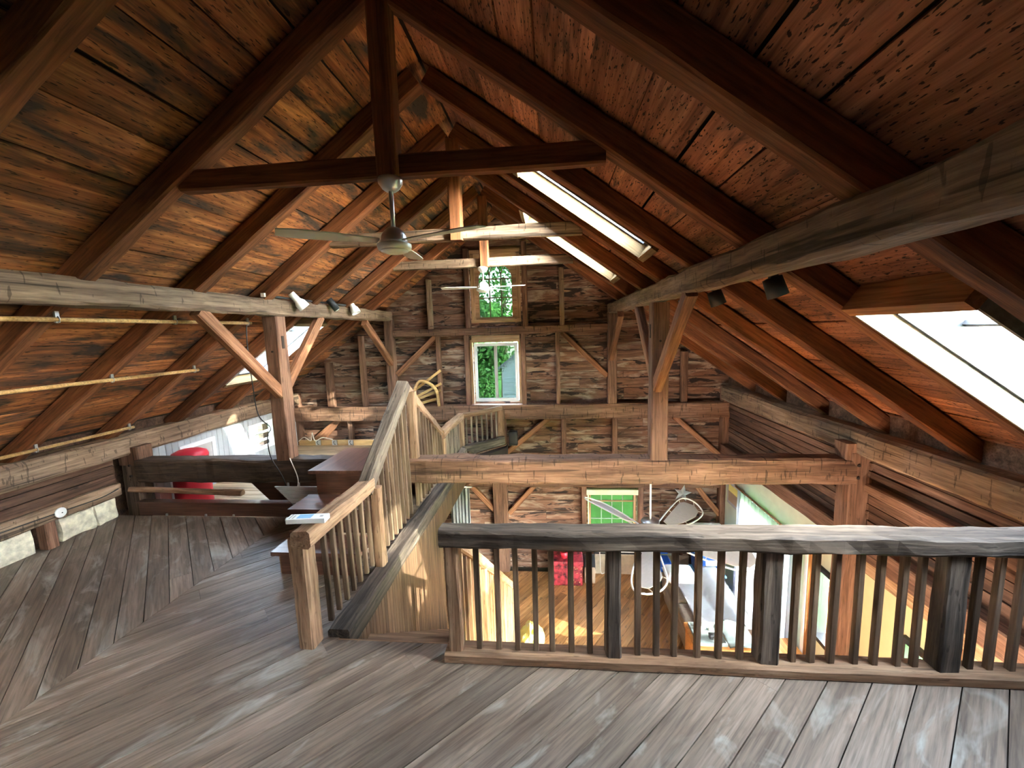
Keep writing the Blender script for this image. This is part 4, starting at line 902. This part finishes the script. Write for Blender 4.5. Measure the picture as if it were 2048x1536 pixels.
# added fill lamps, out of view under the loft, brightening the great room
for x, lab in ((1.35, 'added fill lamp under the loft closest to the stairs'), (2.2, 'middle added fill lamp under the loft'), (3.05, 'added fill lamp under the loft closest to the yellow wall')):
    t = tag(empty('fill_lamp', (x, 1.95, -.24)), lab, 'lamp', 'added fill lamps under the loft')
    lathe('canopy', [(.02, -.03), (.05, -.02), (.055, 0)], (x, 1.95, -.242), W['blackmetal'], t); tube('cord', [(x, 1.95, -.26), (x, 1.95, -.5)], .005, W['black'], t)
    lathe('shade', [(.03, .06), (.05, .05), (.09, .0), (.085, .0), (.045, .045)], (x, 1.95, -.54), W['enamel'], t); lathe('bulb', [(.012, .03), (.018, .0), (.012, -.01)], (x, 1.95, -.53), W['enamel'], t, 12)
    ld = bpy.data.lights.new('fill_light', 'POINT'); ld.energy = 11; ld.color = (1, .86, .72); ld.shadow_soft_size = .06
    lo_ = bpy.data.objects.new('fill_light', ld); COL.objects.link(lo_); lo_.parent = t; lo_.matrix_parent_inverse = WM[t.name].inverted(); lo_.location = (x, 1.95, -.62)
# ================================================================== OUTSIDE
struct(place('ground_lawn', box_mesh(-60, 60, -40, 80, -.3, 0), Matrix.Translation((0, 0, -3.15)), W['lawn']), 'green lawn around the barn')
def tree(x, y, h, r, lab, n=2600, seed=0, lowb=.25):
    rr = random.Random(seed); t = tag(empty('tree', (x, y, -3.15)), lab, 'tree', 'trees beyond the gable')
    beam('trunk', (x, y, -3.2), (x+.2, y, -3.15+h*.6), .35, .35, W['trunk'], t, rough=.03, taper=(1, .5), seg=.5)
    V, F_ = [], []
    blobs = [(rr.gauss(0, r*.5), rr.gauss(0, r*.5), h*(lowb+(.95-lowb)*rr.random()), r*rr.uniform(.35, .6)) for _ in range(26)]
    for i in range(n):
        bxx, byy, bz, br = blobs[i % len(blobs)]
        d_ = Vector((rr.gauss(0, 1), rr.gauss(0, 1), rr.gauss(0, 1))).normalized()*br*rr.uniform(.7, 1.0)
        c = Vector((bxx, byy, bz))+d_; u_ = Vector((rr.gauss(0, 1), rr.gauss(0, 1), rr.gauss(0, 1))).normalized(); v_ = u_.cross(d_.normalized()+Vector((.01, 0, 0)))
        if v_.length < .1: continue
        v_.normalize(); s_ = rr.uniform(.07, .14); o = len(V)
        V += [tuple(c+u_*s_), tuple(c+v_*s_*.55), tuple(c-u_*s_), tuple(c-v_*s_*.55)]; F_.append((o, o+1, o+2, o+3))
    me = bpy.data.meshes.new('m'); me.from_pydata(V, [], F_); me.update()
    f = place('foliage', me, Matrix.Translation((x, y, -3.15)), W['leaf'], t); f['kind'] = 'stuff'
tree(-1.5, 21, 13, 3.2, 'tall leafy tree filling the arched window', 9000, 1); tree(-12, 20, 11, 3, 'leafy tree seen in the narrow side of the sliding window', 3200, 2)
tree(9, 26, 14, 3.6, 'broad leafy tree behind the grey shed', 3600, 3); tree(20, 32, 12, 4, 'distant leafy tree over the lawn beyond the lower window', 2600, 4)
tree(-2.3, 17.5, 6.8, 1.5, 'leafy shrub growing close to the grey shed', 9000, 9, .06)
t = tag(empty('grey_shed', (.6, 14.5, -3.15)), 'grey clapboard shed seen through the sliding window', 'shed')
x0, x1, zr0, zr1 = -.75, 3.4, .75, 2.4
for i in range(34):
    z = -3.1+i*.14
    if z > zr0+1.4: break
    xl = x0 if z < zr0 else x0+(z-zr0)/(zr1-zr0)*(2.1)
    board('clapboard', (xl, 14.4-.01, z+.07), (x1, 14.4-.01, z+.07), .03, .15, W['shed'], t, up=(0, .12, 1))
board('roof_slope', (x0-.25, 15.5, zr0-.1), (x0+2.2, 15.5, zr1+.15), 2.6, .08, W['shedroof'], t); bx('gable_fill', x0+.05, x1, 14.45, 14.6, -3.15, zr0, W['shed'], t)
